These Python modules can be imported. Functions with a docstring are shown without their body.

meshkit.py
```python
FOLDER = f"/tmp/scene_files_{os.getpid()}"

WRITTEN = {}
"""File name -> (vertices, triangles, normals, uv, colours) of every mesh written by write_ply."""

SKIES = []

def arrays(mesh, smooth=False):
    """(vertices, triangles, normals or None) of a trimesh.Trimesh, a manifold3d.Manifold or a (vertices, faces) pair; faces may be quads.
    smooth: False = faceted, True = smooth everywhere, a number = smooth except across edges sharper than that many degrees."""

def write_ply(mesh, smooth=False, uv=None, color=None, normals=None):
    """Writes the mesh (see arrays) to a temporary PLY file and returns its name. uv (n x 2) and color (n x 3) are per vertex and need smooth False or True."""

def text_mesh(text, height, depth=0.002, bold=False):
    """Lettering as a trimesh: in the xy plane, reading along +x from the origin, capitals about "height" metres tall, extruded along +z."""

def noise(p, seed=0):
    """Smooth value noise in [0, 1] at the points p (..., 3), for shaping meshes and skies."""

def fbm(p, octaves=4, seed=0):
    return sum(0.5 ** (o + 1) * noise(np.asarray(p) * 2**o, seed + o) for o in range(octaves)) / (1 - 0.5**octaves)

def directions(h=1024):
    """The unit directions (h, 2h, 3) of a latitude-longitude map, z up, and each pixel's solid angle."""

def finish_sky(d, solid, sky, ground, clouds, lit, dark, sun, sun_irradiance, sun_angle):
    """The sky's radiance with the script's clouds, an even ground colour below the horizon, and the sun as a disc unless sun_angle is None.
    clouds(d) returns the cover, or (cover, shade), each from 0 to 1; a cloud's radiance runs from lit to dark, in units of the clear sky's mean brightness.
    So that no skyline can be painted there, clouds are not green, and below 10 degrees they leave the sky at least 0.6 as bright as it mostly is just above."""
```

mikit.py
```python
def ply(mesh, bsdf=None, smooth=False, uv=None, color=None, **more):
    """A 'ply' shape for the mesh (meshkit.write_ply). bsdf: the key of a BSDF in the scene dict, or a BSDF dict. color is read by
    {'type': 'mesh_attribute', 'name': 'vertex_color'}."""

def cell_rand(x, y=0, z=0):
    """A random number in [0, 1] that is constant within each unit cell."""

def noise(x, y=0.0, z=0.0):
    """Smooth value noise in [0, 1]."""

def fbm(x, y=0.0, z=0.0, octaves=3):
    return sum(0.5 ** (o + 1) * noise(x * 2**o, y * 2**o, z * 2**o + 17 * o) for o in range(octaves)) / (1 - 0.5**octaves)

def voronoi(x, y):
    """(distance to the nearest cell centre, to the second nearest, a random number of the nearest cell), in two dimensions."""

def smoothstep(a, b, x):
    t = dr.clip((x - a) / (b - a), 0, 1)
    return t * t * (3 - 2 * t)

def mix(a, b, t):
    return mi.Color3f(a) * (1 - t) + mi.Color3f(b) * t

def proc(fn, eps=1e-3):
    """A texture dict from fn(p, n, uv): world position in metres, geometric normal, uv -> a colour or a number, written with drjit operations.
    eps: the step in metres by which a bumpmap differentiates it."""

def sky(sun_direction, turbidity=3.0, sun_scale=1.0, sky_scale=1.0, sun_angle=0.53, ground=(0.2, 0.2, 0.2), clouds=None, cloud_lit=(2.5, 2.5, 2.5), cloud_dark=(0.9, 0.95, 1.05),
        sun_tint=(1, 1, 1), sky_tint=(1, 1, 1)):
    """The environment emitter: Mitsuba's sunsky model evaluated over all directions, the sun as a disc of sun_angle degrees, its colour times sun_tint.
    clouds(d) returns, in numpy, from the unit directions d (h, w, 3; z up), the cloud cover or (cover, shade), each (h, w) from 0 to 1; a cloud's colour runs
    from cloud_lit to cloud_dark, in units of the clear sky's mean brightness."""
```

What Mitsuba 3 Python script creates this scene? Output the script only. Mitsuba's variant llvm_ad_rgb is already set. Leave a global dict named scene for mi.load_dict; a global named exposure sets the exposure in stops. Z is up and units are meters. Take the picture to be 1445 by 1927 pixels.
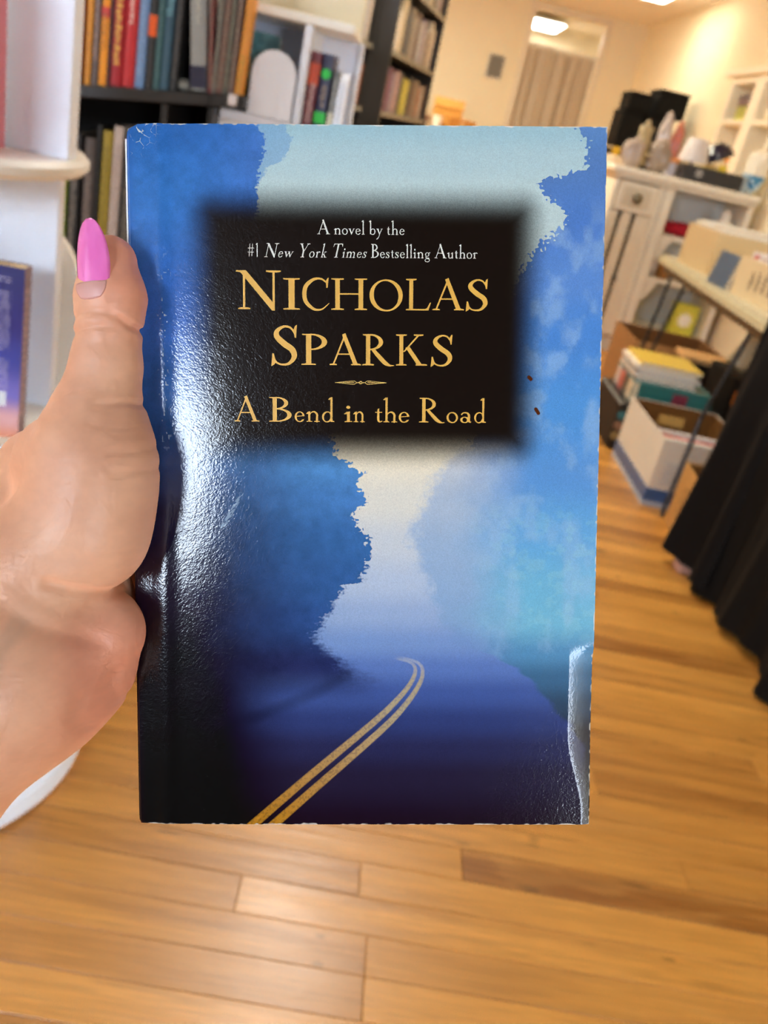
import math, random
import numpy as np
import trimesh
import drjit as dr
import mitsuba as mi
import mikit
from mikit import proc, noise, fbm, voronoi, cell_rand, smoothstep, mix
from trimesh.creation import extrude_polygon
from shapely.geometry import Polygon, Point, LineString, box as sbox
from shapely.ops import unary_union
from shapely import affinity

random.seed(7)
rng = np.random.default_rng(7)
T = mi.ScalarTransform4f
scene, labels = {'type': 'scene'}, {}

# ------------------------------------------------------------------ camera
scene['camera'] = {'type': 'thinlens', 'fov_axis': 'x', 'fov': 2 * math.degrees(math.atan(722.5 / 1600)), 'near_clip': 0.02, 'far_clip': 60.0,
                   'aperture_radius': 0.0009, 'focus_distance': 0.258,
                   'to_world': T().look_at(origin=[0, 0, 1.2], target=[0.05619, 0.9061, 1.2 - 0.41931], up=[-0.20153, 0.42162, 0.88409])}
exposure = 1.13

# ------------------------------------------------------------------ light: ceiling battens (built below) and daylight from the shop window behind the viewer
BATTEN = (25.0, 23.4, 18.0)          # radiance of the ceiling battens at the back
NEAR_BATTEN = (4.5, 4.3, 4.0)     # and of the nearer ones
SHEEN_BATTEN = (13.0, 12.4, 11.2)
SIDE_BATTEN = (7.0, 6.5, 5.0)
DAYLIGHT = {1: (12.0, 14.2, 17.0), 2: (6.2, 7.1, 8.3), 3: (0.62, 0.72, 0.86)}     # radiance of the daylit window panes
FAR_BATTEN = (9.0, 8.6, 7.6)


# ------------------------------------------------------------------ helpers
def lin(c):
    c = np.asarray(c, float) / 255.0
    return np.where(c < 0.04045, c / 12.92, ((c + 0.055) / 1.055) ** 2.4)


def lc(c):
    return mi.Color3f(*[float(x) for x in lin(c)])


VC = {'type': 'mesh_attribute', 'name': 'vertex_color'}


def pr(base, rough=0.6, spec=0.5, **k):
    return {'type': 'twosided', 'bsdf': {'type': 'principled', 'base_color': base, 'roughness': rough, 'specular': spec, **k}}


scene['matte'] = pr(VC, 0.75, 0.2)
scene['satin'] = pr(VC, 0.38, 0.5)
scene['gloss'] = pr(VC, 0.14, 0.5)
scene['metal'] = pr(VC, 0.35, 0.5, metallic=0.9)


def numbered(name):
    if name not in scene and name not in labels:
        return name
    i = 1
    while f'{name}_{i:03d}' in scene or f'{name}_{i:03d}' in labels:
        i += 1
    return f'{name}_{i:03d}'


def put(name, mesh, bsdf='matte', color=None, parent=None, smooth=False, uv=None):
    key = numbered(f'{parent}__{name}' if parent else name)
    if color is not None:
        if smooth not in (False, True):
            mesh = trimesh.graph.smooth_shade(mesh, angle=np.radians(smooth), facet_minarea=None)
            smooth = True
        color = np.tile(lin(color), (len(mesh.vertices), 1))
    scene[key] = mikit.ply(mesh, bsdf, smooth=smooth, color=color, uv=uv)
    return key


def thing(name, label, cat, group=None):
    key = numbered(name)
    labels[key] = {'label': label, 'category': cat}
    if group:
        labels[key]['group'] = group
    return key


def struct(key, label=None):
    labels[key] = {'kind': 'structure', **({'label': label} if label else {})}


def box(x0, x1, y0, y1, z0, z1, b=0.0):
    """A box with chamfered edges."""
    if b <= 0:
        m = trimesh.creation.box((x1 - x0, y1 - y0, z1 - z0))
        m.apply_translation([(x0 + x1) / 2, (y0 + y1) / 2, (z0 + z1) / 2])
        return m
    p = []
    for x, sx in ((x0, 1), (x1, -1)):
        for y, sy in ((y0, 1), (y1, -1)):
            for z, sz in ((z0, 1), (z1, -1)):
                p += [[x + sx * b, y + sy * b, z], [x + sx * b, y, z + sz * b], [x, y + sy * b, z + sz * b]]
    return trimesh.convex.convex_hull(np.array(p))


def cat(*ms):
    return trimesh.util.concatenate([m for m in ms])


def cyl(p, q, r, n=16):
    return trimesh.creation.cylinder(radius=r, segment=[p, q], sections=n)


def turn(mesh, deg, axis=(0, 0, 1), at=(0, 0, 0)):
    mesh.apply_transform(trimesh.transformations.rotation_matrix(math.radians(deg), axis, at))
    return mesh


def move(mesh, x, y, z):
    mesh.apply_translation([x, y, z])
    return mesh


def lathe(profile, n=48, at=(0, 0, 0)):
    m = trimesh.creation.revolve(np.array(profile, float), sections=n)
    m.apply_translation(at)
    return m


def disc(cx, cy, z0, z1, r, b=0.004, n=72):
    return lathe([[0, z0], [r - b, z0], [r, z0 + b], [r, z1 - b], [r - b, z1], [0, z1]], n, (cx, cy, 0))


def upright(poly, y0, y1):
    """An outline in (x, z), given a thickness along y."""
    m = extrude_polygon(poly, y1 - y0, engine='earcut')
    v = m.vertices.copy()
    m.vertices = np.stack([v[:, 0], y1 - v[:, 2], v[:, 1]], 1)
    return m


def tube(pts, r, n=10):
    return cat(*[cyl(a, b, r, n) for a, b in zip(pts[:-1], pts[1:])], *[move(trimesh.creation.icosphere(2, r), *p) for p in pts[1:-1]])


def bag(cx, cy, z0, rx, ry, h, seed, squash=0.5, lump=0.35):
    """A soft crumpled lump that stands on z0."""
    m = trimesh.creation.icosphere(4, 1.0)
    v = m.vertices
    import meshkit
    k = 1 + lump * (meshkit.fbm(v * 2.2 + seed, 4, seed) - 0.5) * 2
    v = v * k[:, None]
    z = np.sign(v[:, 2]) * np.abs(v[:, 2]) ** squash
    z = (z - z.min()) / (z.max() - z.min())
    m.vertices = np.stack([cx + v[:, 0] * rx, cy + v[:, 1] * ry, z0 + z * h], 1)
    return m


# ------------------------------------------------------------------ the room
wall_c = (236, 225, 196)


def wall_fn(p, n, uv):
    k = fbm(p.x * 1.3 + 5, p.y * 1.3, p.z * 1.3)
    return lc(wall_c) * (0.97 + 0.05 * k)


scene['wall_paint'] = pr(proc(wall_fn), 0.8, 0.25)
scene['ceiling_paint'] = pr({'type': 'rgb', 'value': lin((226, 218, 203)).tolist()}, 0.9, 0.2)
RX0, RX1, RY0, RY1, CZ = -3.2, 2.56, -3.55, 12.0, 2.75
DX0, DX1, DZ = 1.17, 2.05, 2.66
LY0, LY1, LZ0, LZ1 = -2.6, -0.2, 0.75, 2.45        # side window
VX0, VX1, VZ0, VZ1 = 1.5, 2.45, 0.5, 2.5           # second window of the shop front
put('floor', box(RX0, RX1, RY0, 14.2, -0.12, -0.024), 'matte', (40, 26, 14))
struct('floor', 'floor of varnished honey brown boards')
put('ceiling', box(RX0 - .1, RX1 + .1, 0.5, 14.3, CZ, CZ + 0.1), 'ceiling_paint')
put('front_soffit', box(RX0 - .1, RX1 + .1, RY0 - .1, 0.499, CZ - .02, CZ + 0.1), 'matte', (44, 38, 34), 'ceiling')
labels['ceiling__front_soffit'] = {'label': 'dark painted soffit over the shop front'}
struct('ceiling', 'cream painted ceiling')
put('wall_left', cat(box(RX0 - 0.1, RX0, LY1, 14.2, -0.1, CZ), box(RX0 - 0.1, RX0, RY0, LY0, -0.1, CZ), box(RX0 - 0.1, RX0, LY0, LY1, -0.1, LZ0), box(RX0 - 0.1, RX0, LY0, LY1, LZ1, CZ)), 'wall_paint')
struct('wall_left', 'cream wall')
put('wall_right', cat(box(RX1, RX1 + 0.1, RY0, 14.2, -0.1, CZ), box(2.36, RX1, 4.3, 6.05, -0.02, CZ)), 'wall_paint')
struct('wall_right', 'cream wall with a projecting pier')
put('wall_far', cat(box(RX0, DX0, RY1, RY1 + 0.12, -0.02, CZ), box(DX1, RX1, RY1, RY1 + 0.12, -0.02, CZ), box(DX0, DX1, RY1, RY1 + 0.12, DZ, CZ),
                    box(RX0, RX1, 14.1, 14.2, -0.02, CZ)), 'wall_paint')
struct('wall_far', 'cream wall at the back of the shop with a curtained doorway')
WX0, WX1, WZ0, WZ1 = -2.75, -1.18, 1.58, 2.58
put('wall_near', cat(box(RX0, WX0, RY0 - 0.1, RY0, -0.1, CZ), box(WX1, VX0, RY0 - 0.1, RY0, -0.1, CZ), box(VX1, RX1, RY0 - 0.1, RY0, -0.1, CZ), box(VX0, VX1, RY0 - 0.1, RY0, -0.1, VZ0), box(VX0, VX1, RY0 - 0.1, RY0, VZ1, CZ), box(WX0, WX1, RY0 - 0.1, RY0, -0.1, WZ0),
                     box(WX0, WX1, RY0 - 0.1, RY0, WZ1, CZ)), 'matte', (62, 54, 50))
struct('wall_near', 'wall of the shop front behind the viewer')
put('window_1', cat(*[box(a, b, RY0 - 0.09, RY0 + 0.02, c, d) for a, b, c, d in
                      ((WX0, WX0 + .05, WZ0, WZ1), (WX1 - .05, WX1, WZ0, WZ1), (WX0, WX1, WZ0, WZ0 + .05), (WX0, WX1, WZ1 - .05, WZ1))]), 'satin', (210, 205, 195))
struct('window_1', 'daylit upper window of the shop front')
pane = box(WX0 + .05, WX1 - .05, RY0 - 0.07, RY0 - 0.06, WZ0 + .05, WZ1 - .05)
scene['window_1__pane'] = {**mikit.ply(pane, pr({'type': 'rgb', 'value': [.6, .6, .6]})), 'emitter': {'type': 'area', 'radiance': {'type': 'rgb', 'value': list(DAYLIGHT[1])}}}
for n_, (a_, b_, c_, d_), side_ in ((2, (VX0, VX1, VZ0, VZ1), 0), (3, (LY0, LY1, LZ0, LZ1), 1)):
    fr_ = cat(*[box(a, b, -.09, .02, c, d) for a, b, c, d in ((a_, a_ + .05, c_, d_), (b_ - .05, b_, c_, d_), (a_, b_, c_, c_ + .05), (a_, b_, d_ - .05, d_))])
    pn_ = box(a_ + .05, b_ - .05, -.07, -.06, c_ + .05, d_ - .05)
    for m_ in (fr_, pn_):
        if side_:
            v_ = m_.vertices.copy()
            m_.vertices = np.stack([RX0 + v_[:, 1], v_[:, 0], v_[:, 2]], 1)
            m_.invert()
        else:
            m_.apply_translation([0, RY0, 0])
    put(f'window_{n_}', fr_, 'satin', (210, 205, 195))
    struct(f'window_{n_}', 'daylit window of the shop')
    scene[f'window_{n_}__pane'] = {**mikit.ply(pn_, pr({'type': 'rgb', 'value': [.6, .6, .6]})), 'emitter': {'type': 'area', 'radiance': {'type': 'rgb', 'value': list(DAYLIGHT[n_])}}}
put('baseboard_far', cat(box(RX0, DX0 - .06, RY1 - 0.018, RY1, 0, 0.14), box(DX1 + .06, RX1, RY1 - 0.018, RY1, 0, 0.14)), 'satin', (232, 226, 212))
struct('baseboard_far', 'painted skirting board')
put('trim_1', cat(box(DX0 - .07, DX0, RY1 - .02, RY1 + .12, 0, DZ), box(DX1, DX1 + .07, RY1 - .02, RY1 + .12, 0, DZ), box(DX0 - .07, DX1 + .07, RY1 - .02, RY1 + .12, DZ, DZ + .06)), 'satin', (226, 214, 190))
struct('trim_1', 'white painted door frame round the curtained doorway')


# floor boards: every board an entry of its own
def wood_fn(p, n, uv):
    tone, sd = uv.x, uv.y * 97.0
    g = fbm(p.x * 3.0 + sd * 13, p.y * 42.0 + sd * 7, sd)
    warp = fbm(p.x * 2.2 + sd * 5, p.y * 9.0, sd + 3) * 5.0
    ring = dr.sin((p.y * 60.0 + warp * 3.2 + sd) * 2.2)
    fine = noise(p.x * 18 + sd, p.y * 420.0, sd)
    c = mix(lc((136, 80, 26)), lc((214, 150, 66)), dr.clip(tone * 1.15 - .05 + (g - 0.5) * 0.8, 0, 1))
    c = mix(c, lc((206, 150, 78)), smoothstep(0.2, 1.0, ring) * 0.22 * smoothstep(.35, .6, fbm(p.x * 1.3 + sd, p.y * 6, sd)))
    c = c * (0.84 + 0.3 * fine)
    k = smoothstep(0.90, 0.97, noise(p.x * 14 + sd * 3, p.y * 40, sd)) * 0.35
    return c * (1 - k)


def wood_rough(p, n, uv):
    return 0.27 + 0.14 * fbm(p.x * 5, p.y * 14, uv.y * 31)


def wood_bump(p, n, uv):
    return noise(p.x * 6 + uv.y * 50, p.y * 90, 0) * 0.6 + noise(p.x * 2.5, p.y * 7, 3) * 1.2


scene['floor_wood'] = {'type': 'twosided', 'bsdf': {'type': 'bumpmap', 'arbitrary': proc(wood_bump), 'scale': 0.0005,
                       'bsdf': {'type': 'principled', 'base_color': proc(wood_fn), 'roughness': proc(wood_rough), 'specular': 0.5, 'clearcoat': 1.0, 'clearcoat_gloss': 0.78}}}
PW = 0.0735
r0 = 0.967 - 6 * PW                      # a seam runs at 0.967, as in the photograph
frng = random.Random(21)
joints = {6: [-0.03], 7: [0.171], 5: [0.19], 4: [0.19], 3: []}
nb = 0
for row in range(-22, 70):
    ya = r0 + row * PW
    yb = ya + PW
    far = max(0.5, ya)
    xl, xr = (-1.25 - 0.05 * far, min(2.55, 1.15 + 0.42 * far)) if row > 0 else (-0.9, 1.6)
    cuts = [xl]
    if row in joints:
        cuts += joints[row] + ([frng.uniform(1.4, 2)] if row % 2 else [])
    else:
        x = xl + frng.uniform(0.2, 2.4)
        while x < xr - 0.2:
            cuts.append(x)
            x += frng.uniform(1.3, 3.0)
    cuts.append(xr)
    for a, b in zip(cuts[:-1], cuts[1:]):
        m = box(a + .0005, b - .0005, ya + .0005, yb - .0005, -0.024, frng.uniform(-.0003, 0), 0.0008)
        tone, sd = frng.choice([.3, .45, .5, .6, .7, .85]) + frng.uniform(-.08, .08), frng.random()
        put('board', m, 'floor_wood', parent='floor', uv=np.tile([tone, sd], (len(m.vertices), 1)))
        nb += 1
# beyond: one wide layer of the same boards past what the photograph shows
far_boards = []
for row in list(range(-60, -22)) + list(range(70, 182)):
    ya = r0 + row * PW
    far_boards.append(box(RX0, RX1, ya + .0005, ya + PW - .0005, -0.024, 0, .0008))
m = cat(*far_boards)
put('far_boards', m, 'floor_wood', parent='floor', uv=np.repeat(np.array([[.5 + .3 * math.sin(i * 2.3), (i * .37) % 1] for i in range(len(far_boards))]), len(far_boards[0].vertices), 0))
labels['floor__far_boards'] = {'kind': 'stuff'}
m = cat(*[q for row in range(-22, 70) for q in [box(RX0, -1.251 - .05 * max(.5, r0 + row * PW), r0 + row * PW + .0005, r0 + row * PW + PW - .0005, -.024, 0, .0008),
                                                 box(max(1.6, min(2.551, 1.151 + .42 * max(.5, r0 + row * PW))) + .001, RX1, r0 + row * PW + .0005, r0 + row * PW + PW - .0005, -.024, 0, .0008)]])
put('far_boards', m, 'floor_wood', parent='floor', uv=np.tile([.5, .3], (len(m.vertices), 1)))
labels['floor__far_boards_001'] = {'kind': 'stuff'}


def batten(x, y, z, lx, ly, rad, label, key='ceiling_light'):
    t = thing(key, label, 'ceiling light', 'fluorescent ceiling lights')
    put('housing', box(x - lx / 2 - .02, x + lx / 2 + .02, y - ly / 2 - .02, y + ly / 2 + .02, z - .035, z, .006), 'satin', (240, 238, 230), t)
    k = numbered(t + '__diffuser')
    d = box(x - lx / 2, x + lx / 2, y - ly / 2, y + ly / 2, z - .06, z - .036, .01)
    scene[k] = {**mikit.ply(d, pr({'type': 'rgb', 'value': [.7, .7, .7]})), 'emitter': {'type': 'area', 'radiance': {'type': 'rgb', 'value': list(rad)}}}


batten(2.02, 9.25, CZ, 0.3, 1.2, SIDE_BATTEN, 'white fluorescent ceiling light near the right wall at the top edge of the photo')
for lx_, ly_, rad_, lab_ in ((0.15, 3.0, SHEEN_BATTEN, 'above the open floor in front of the viewer'), (0.15, 6.4, BATTEN, 'in mid room left of the white counter'),
                             (-0.6, 9.6, BATTEN, 'above the wooden cabinet at the back'), (-1.7, 1.3, NEAR_BATTEN, 'above the white revolving stand')):
    batten(lx_, ly_, CZ, 0.34, 1.25, rad_, 'fluorescent ceiling light ' + lab_)
batten(1.42, 13.3, 2.69, 0.5, 0.9, FAR_BATTEN, 'bright white ceiling light in the back room above the curtain')
# ------------------------------------------------------------------ the held novel: local millimetres, x right, y up, z towards the reader, front cover on z = 0
BOOK = np.array([[0.97926, -0.20027, -0.03082, 0.00767], [0.04132, 0.3463, -0.93721, 0.24105], [0.19837, 0.9165, 0.34739, 1.09572], [0, 0, 0, 1]])
BW, BH, BT = 143.8, 216.0, 30.0


def held(mesh):
    m = mesh.copy()
    m.vertices = (np.asarray(mesh.vertices) / 1000.0) @ BOOK[:3, :3].T + BOOK[:3, 3]
    return m


def pl(y, pts, soft=True):
    """Piecewise curve through (y, value) pairs; a value may be a colour."""
    col = isinstance(pts[0][1], tuple)
    f = (lambda v: lc(v)) if col else (lambda v: mi.Float(v))
    out = f(pts[0][1])
    for (y0, _), (y1, v) in zip(pts[:-1], pts[1:]):
        t = smoothstep(y0, y1, y) if soft else dr.clip((y - y0) / (y1 - y0), 0, 1)
        out = out * (1 - t) + f(v) * t
    return out


def dist_line(x, y, pts):
    """(distance, position along from 0 to 1) to a polyline."""
    best, along = mi.Float(1e9), mi.Float(0)
    n = len(pts) - 1
    for i in range(n):
        (ax, ay), (bx, by) = pts[i], pts[i + 1]
        dx, dy = bx - ax, by - ay
        t = dr.clip(((x - ax) * dx + (y - ay) * dy) / (dx * dx + dy * dy), 0, 1)
        d = dr.sqrt(dr.square(x - ax - dx * t) + dr.square(y - ay - dy * t))
        along = dr.select(d < best, (i + t) / n, along)
        best = dr.minimum(best, d)
    return best, along


def spline(pts, n=4):
    p = np.array(pts, float)
    q = np.vstack([2 * p[0] - p[1], p, 2 * p[-1] - p[-2]])
    out = []
    for i in range(1, len(q) - 2):
        for t in np.arange(n) / n:
            a, b, c, d = q[i - 1:i + 3]
            out.append(0.5 * (2 * b + (c - a) * t + (2 * a - 5 * b + 4 * c - d) * t * t + (3 * b - a - 3 * c + d) * t ** 3))
    return np.array(out + [p[-1]])


ROAD1 = [tuple(map(float, v)) for v in spline([(35.3, 217), (54, 200.4), (74.1, 183.1), (81.6, 175.8), (86.1, 170.2), (87.7, 165.9), (86.2, 163.3), (80.5, 161.8)], 3)]
ROAD2 = [tuple(map(float, v)) for v in spline([(41.9, 217), (57.9, 202.5), (76.7, 185.5), (84.2, 177.5), (88.6, 171), (90, 166.6), (88.4, 163.3), (81.5, 161.3)], 3)]
SKY = [(0, (150, 188, 203)), (10, (166, 196, 206)), (20, (176, 201, 206)), (97, (226, 222, 200)), (113, (208, 212, 206)), (125, (188, 200, 212)), (138, (166, 186, 214)), (148, (140, 166, 207)), (157, (110, 142, 197)),
       (165, (84, 114, 180)), (173, (60, 84, 150)), (182, (44, 58, 112)), (191, (37, 40, 78)), (200, (33, 29, 54)), (216, (26, 15, 30))]
LFAR = [(0, (44, 98, 172)), (20, (50, 108, 182)), (57, (52, 98, 182)), (80, (42, 84, 150)), (100, (36, 62, 112)), (118, (26, 28, 58)), (139, (24, 12, 36)), (164, (17, 7, 22)), (216, (14, 5, 12))]
LNEAR = [(0, (78, 124, 196)), (10, (78, 118, 192)), (26, (66, 108, 190)), (60, (60, 110, 190)), (100, (78, 136, 198)), (112, (66, 118, 182)), (124, (52, 98, 158)), (139, (48, 88, 148)), (150, (44, 76, 136)), (164, (36, 46, 94)), (178, (26, 24, 56)), (190, (20, 10, 28)), (216, (16, 6, 14))]
RIGHT = [(0, (88, 130, 188)), (12, (82, 122, 184)), (28, (76, 120, 192)), (45, (88, 134, 204)), (60, (74, 130, 204)), (85, (78, 142, 210)), (105, (86, 142, 206)), (122, (92, 158, 212)), (140, (104, 172, 208)), (150, (106, 174, 206)), (160, (78, 134, 178)),
         (168, (54, 96, 134)), (178, (40, 62, 88)), (186, (32, 32, 46)), (216, (24, 17, 24))]
MIST = [(97, (178, 190, 205)), (113, (148, 174, 206)), (130, (132, 166, 206)), (147, (124, 160, 202)), (157, (104, 140, 192)), (166, (78, 110, 174))]
LEDGE = [(97, 62), (101, 66.5), (104.5, 71.5), (107.5, 69.3), (112.5, 73.0), (115.5, 68.8), (119, 69), (125, 72.2), (128, 73.4), (133, 72), (137.5, 71.0), (139, 65), (145, 62.7), (151, 57.8), (156, 56.5), (160, 60), (164, 66), (170, 72), (178, 76)]
LTOP = [(0, 39), (5, 41.7), (13, 39.6), (20, 39), (40, 38)]
LTOP2 = [(0, 48), (5.6, 49.5), (10, 46.5), (13.3, 41.8), (19, 39), (30, 36)]
REDGE = [(0, 134), (3.6, 138), (9.5, 137.3), (12, 138.6), (14, 131), (15.6, 124), (18, 124.5), (21, 127), (25, 132.4), (28, 132), (31, 128.5), (36, 123.5), (42, 119), (60, 110), (97, 105)]
MEDGE = [(97, 98), (105, 90.5), (112, 88.6), (123.6, 84.6), (132, 87), (138.5, 90.5), (148.6, 92.6), (156, 98), (164, 104)]


def art_fn(p, n, uv):
    x, y = uv.x, uv.y                                     # print coordinates in millimetres, from the top left corner of the front
    lf, _, _ = voronoi(x * 0.75, y * 0.75)
    jag = (fbm(x * 0.3, y * 0.3, 2, octaves=5) - 0.5) * 7.5 + (lf - .45) * 2.6 + (noise(x * 2.6, y * 2.6, 5) - .5) * 1.5
    jag2 = (fbm(x * 0.34 + 9, y * 0.34, 5, octaves=5) - 0.5) * 8.0 + (lf - .45) * 3.0
    soft = (fbm(x * 0.12, y * 0.12, 9) - 0.5) * 10
    c = pl(y, SKY)
    # misty trees right of the road, then the nearer right-hand wood
    m = smoothstep(-1.5, 5.0, x - pl(y, MEDGE) + jag * 0.7) * smoothstep(94, 99, y) * (1 - smoothstep(148, 164, y))
    mist = pl(y, MIST) * (0.97 + 0.06 * fbm(x * .3, y * .3, 4))
    c = mix(c, mist, m * 0.85)
    r = smoothstep(98, 124, x + soft * .9) * smoothstep(80, 88, y) * (1 - smoothstep(150, 160, y) * (1 - smoothstep(0, 2.5, x - pl(y, [(158, 104), (162, 112.5), (165.5, 119.2), (170.6, 124.6), (177.4, 129.6), (184, 136), (192, 141)]) + jag * .25)))
    yr = y + jag2 * 0.42
    rtop = smoothstep(-.12, .12, (x - pl(yr, REDGE, False) + jag * .3) / 2.4 + (noise(x * 1.5, y * 1.5, 31) - .5) * 1.7) * (1 - smoothstep(88, 102, y))
    light = smoothstep(0.46, 0.76, fbm(x * .17 + 3, y * .13, 6, octaves=5)) * 0.42
    right = pl(y, RIGHT)
    right = mix(right, lc((150, 186, 222)), light * (1 - smoothstep(158, 168, y)) * smoothstep(18, 34, y))
    leaf = smoothstep(0.47, 0.66, fbm(x * 0.34, y * 0.42, 8, octaves=5)) * smoothstep(108, 122, y) * (1 - smoothstep(150, 160, y)) * .5
    right = mix(right, lc((140, 192, 212)), leaf * .6)
    c = mix(c, right, dr.maximum(r, rtop))
    # left-hand wood
    l2 = smoothstep(0.6, -0.6, x - pl(y, LTOP2) + jag * 0.45) * (1 - smoothstep(50, 60, y))
    c = mix(c, lc((112, 158, 200)), l2 * 0.7)
    sharp = pl(y, [(0, .5), (130, .4), (142, 1.2), (152, 2.0), (160, 4.0), (172, 9.0)])
    edge = dr.select(y < 60, pl(y, LTOP), pl(y, LEDGE))
    tuft = (noise(x * .5, y * 2.0, 17) - .5) * 3.2 + (noise(x * 1.8, y * 1.8, 33) - .5) * 2.6
    l1 = smoothstep(sharp, -sharp, x - edge + jag * dr.select(y < 60, .3, .45) + tuft * dr.select(y < 60, .3, .75))
    lw = mix(pl(y, LFAR), pl(y, LNEAR), smoothstep(12, 66, x + soft * .8))
    lw = lw * (0.80 + 0.40 * fbm(x * .3, y * .3, 1, octaves=5))
    c = mix(c, lw, l1 * (1 - smoothstep(165, 178, y) * smoothstep(26, 54, x)))
    # verge of the road on the left, the double line
    dv, _ = dist_line(x, y, [(30, 184), (47, 177), (57.4, 172.5), (66, 167)])
    c = mix(c, lc((14, 12, 26)), smoothstep(3.2, 0.2, dv) * 0.32)
    for line in (ROAD1, ROAD2):
        d, a = dist_line(x, y, line)
        wdt = 1.05 * (1 - a) ** 1.3 + 0.36
        k = smoothstep(wdt + .28, wdt - .28, d) * (1 - smoothstep(0.93, 1.0, a))
        lcz = mix(lc((168, 120, 36)), lc((166, 156, 124)), smoothstep(0.0, .42, a))
        lcz = mix(lcz, lc((140, 156, 190)), smoothstep(.55, .95, a))
        k = k * (0.93 - 0.25 * smoothstep(0.55, 0.72, noise(x * 2.2, y * 2.2, 12)))
        c = mix(c, lcz, k)
    grain = noise(x * 7.0, y * 7.0, 3) * 0.6 + noise(x * 3.2, y * 3.2, 7) * .4
    c = c * (0.88 + 0.24 * grain)
    # dark title panel with a soft edge
    qx, qy = dr.abs(x - 71.6) - 46.5, dr.abs(y - 60.0) - 34.0
    d = dr.sqrt(dr.square(dr.maximum(qx, 0)) + dr.square(dr.maximum(qy, 0))) + dr.minimum(dr.maximum(qx, qy), 0)
    k = 1 - (1 - smoothstep(10.0, -4.5, d + (grain - .5) * 0.8)) ** 2
    c = mix(c, lc((25, 20, 17)), k)
    # wear: pale cracked corner, rubbed edges, nicks along the hinge
    vd, ve, _ = voronoi(x * 0.42, y * 0.42)
    corner = smoothstep(13, 5, dr.sqrt(dr.square(x + 1) + dr.square(y + 1)))
    c = mix(c, lc((190, 208, 214)), smoothstep(0.10, 0.02, ve - vd) * corner * smoothstep(.45, .6, noise(x * .9, y * .9, 3)))
    out = dr.minimum(dr.minimum(x + .2, BW - x), dr.minimum(y, BH - y))
    rub = smoothstep(0.5, 0.05, out + (noise(x * .8, y * .8, 2) - 0.25) * 1.1)
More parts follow.
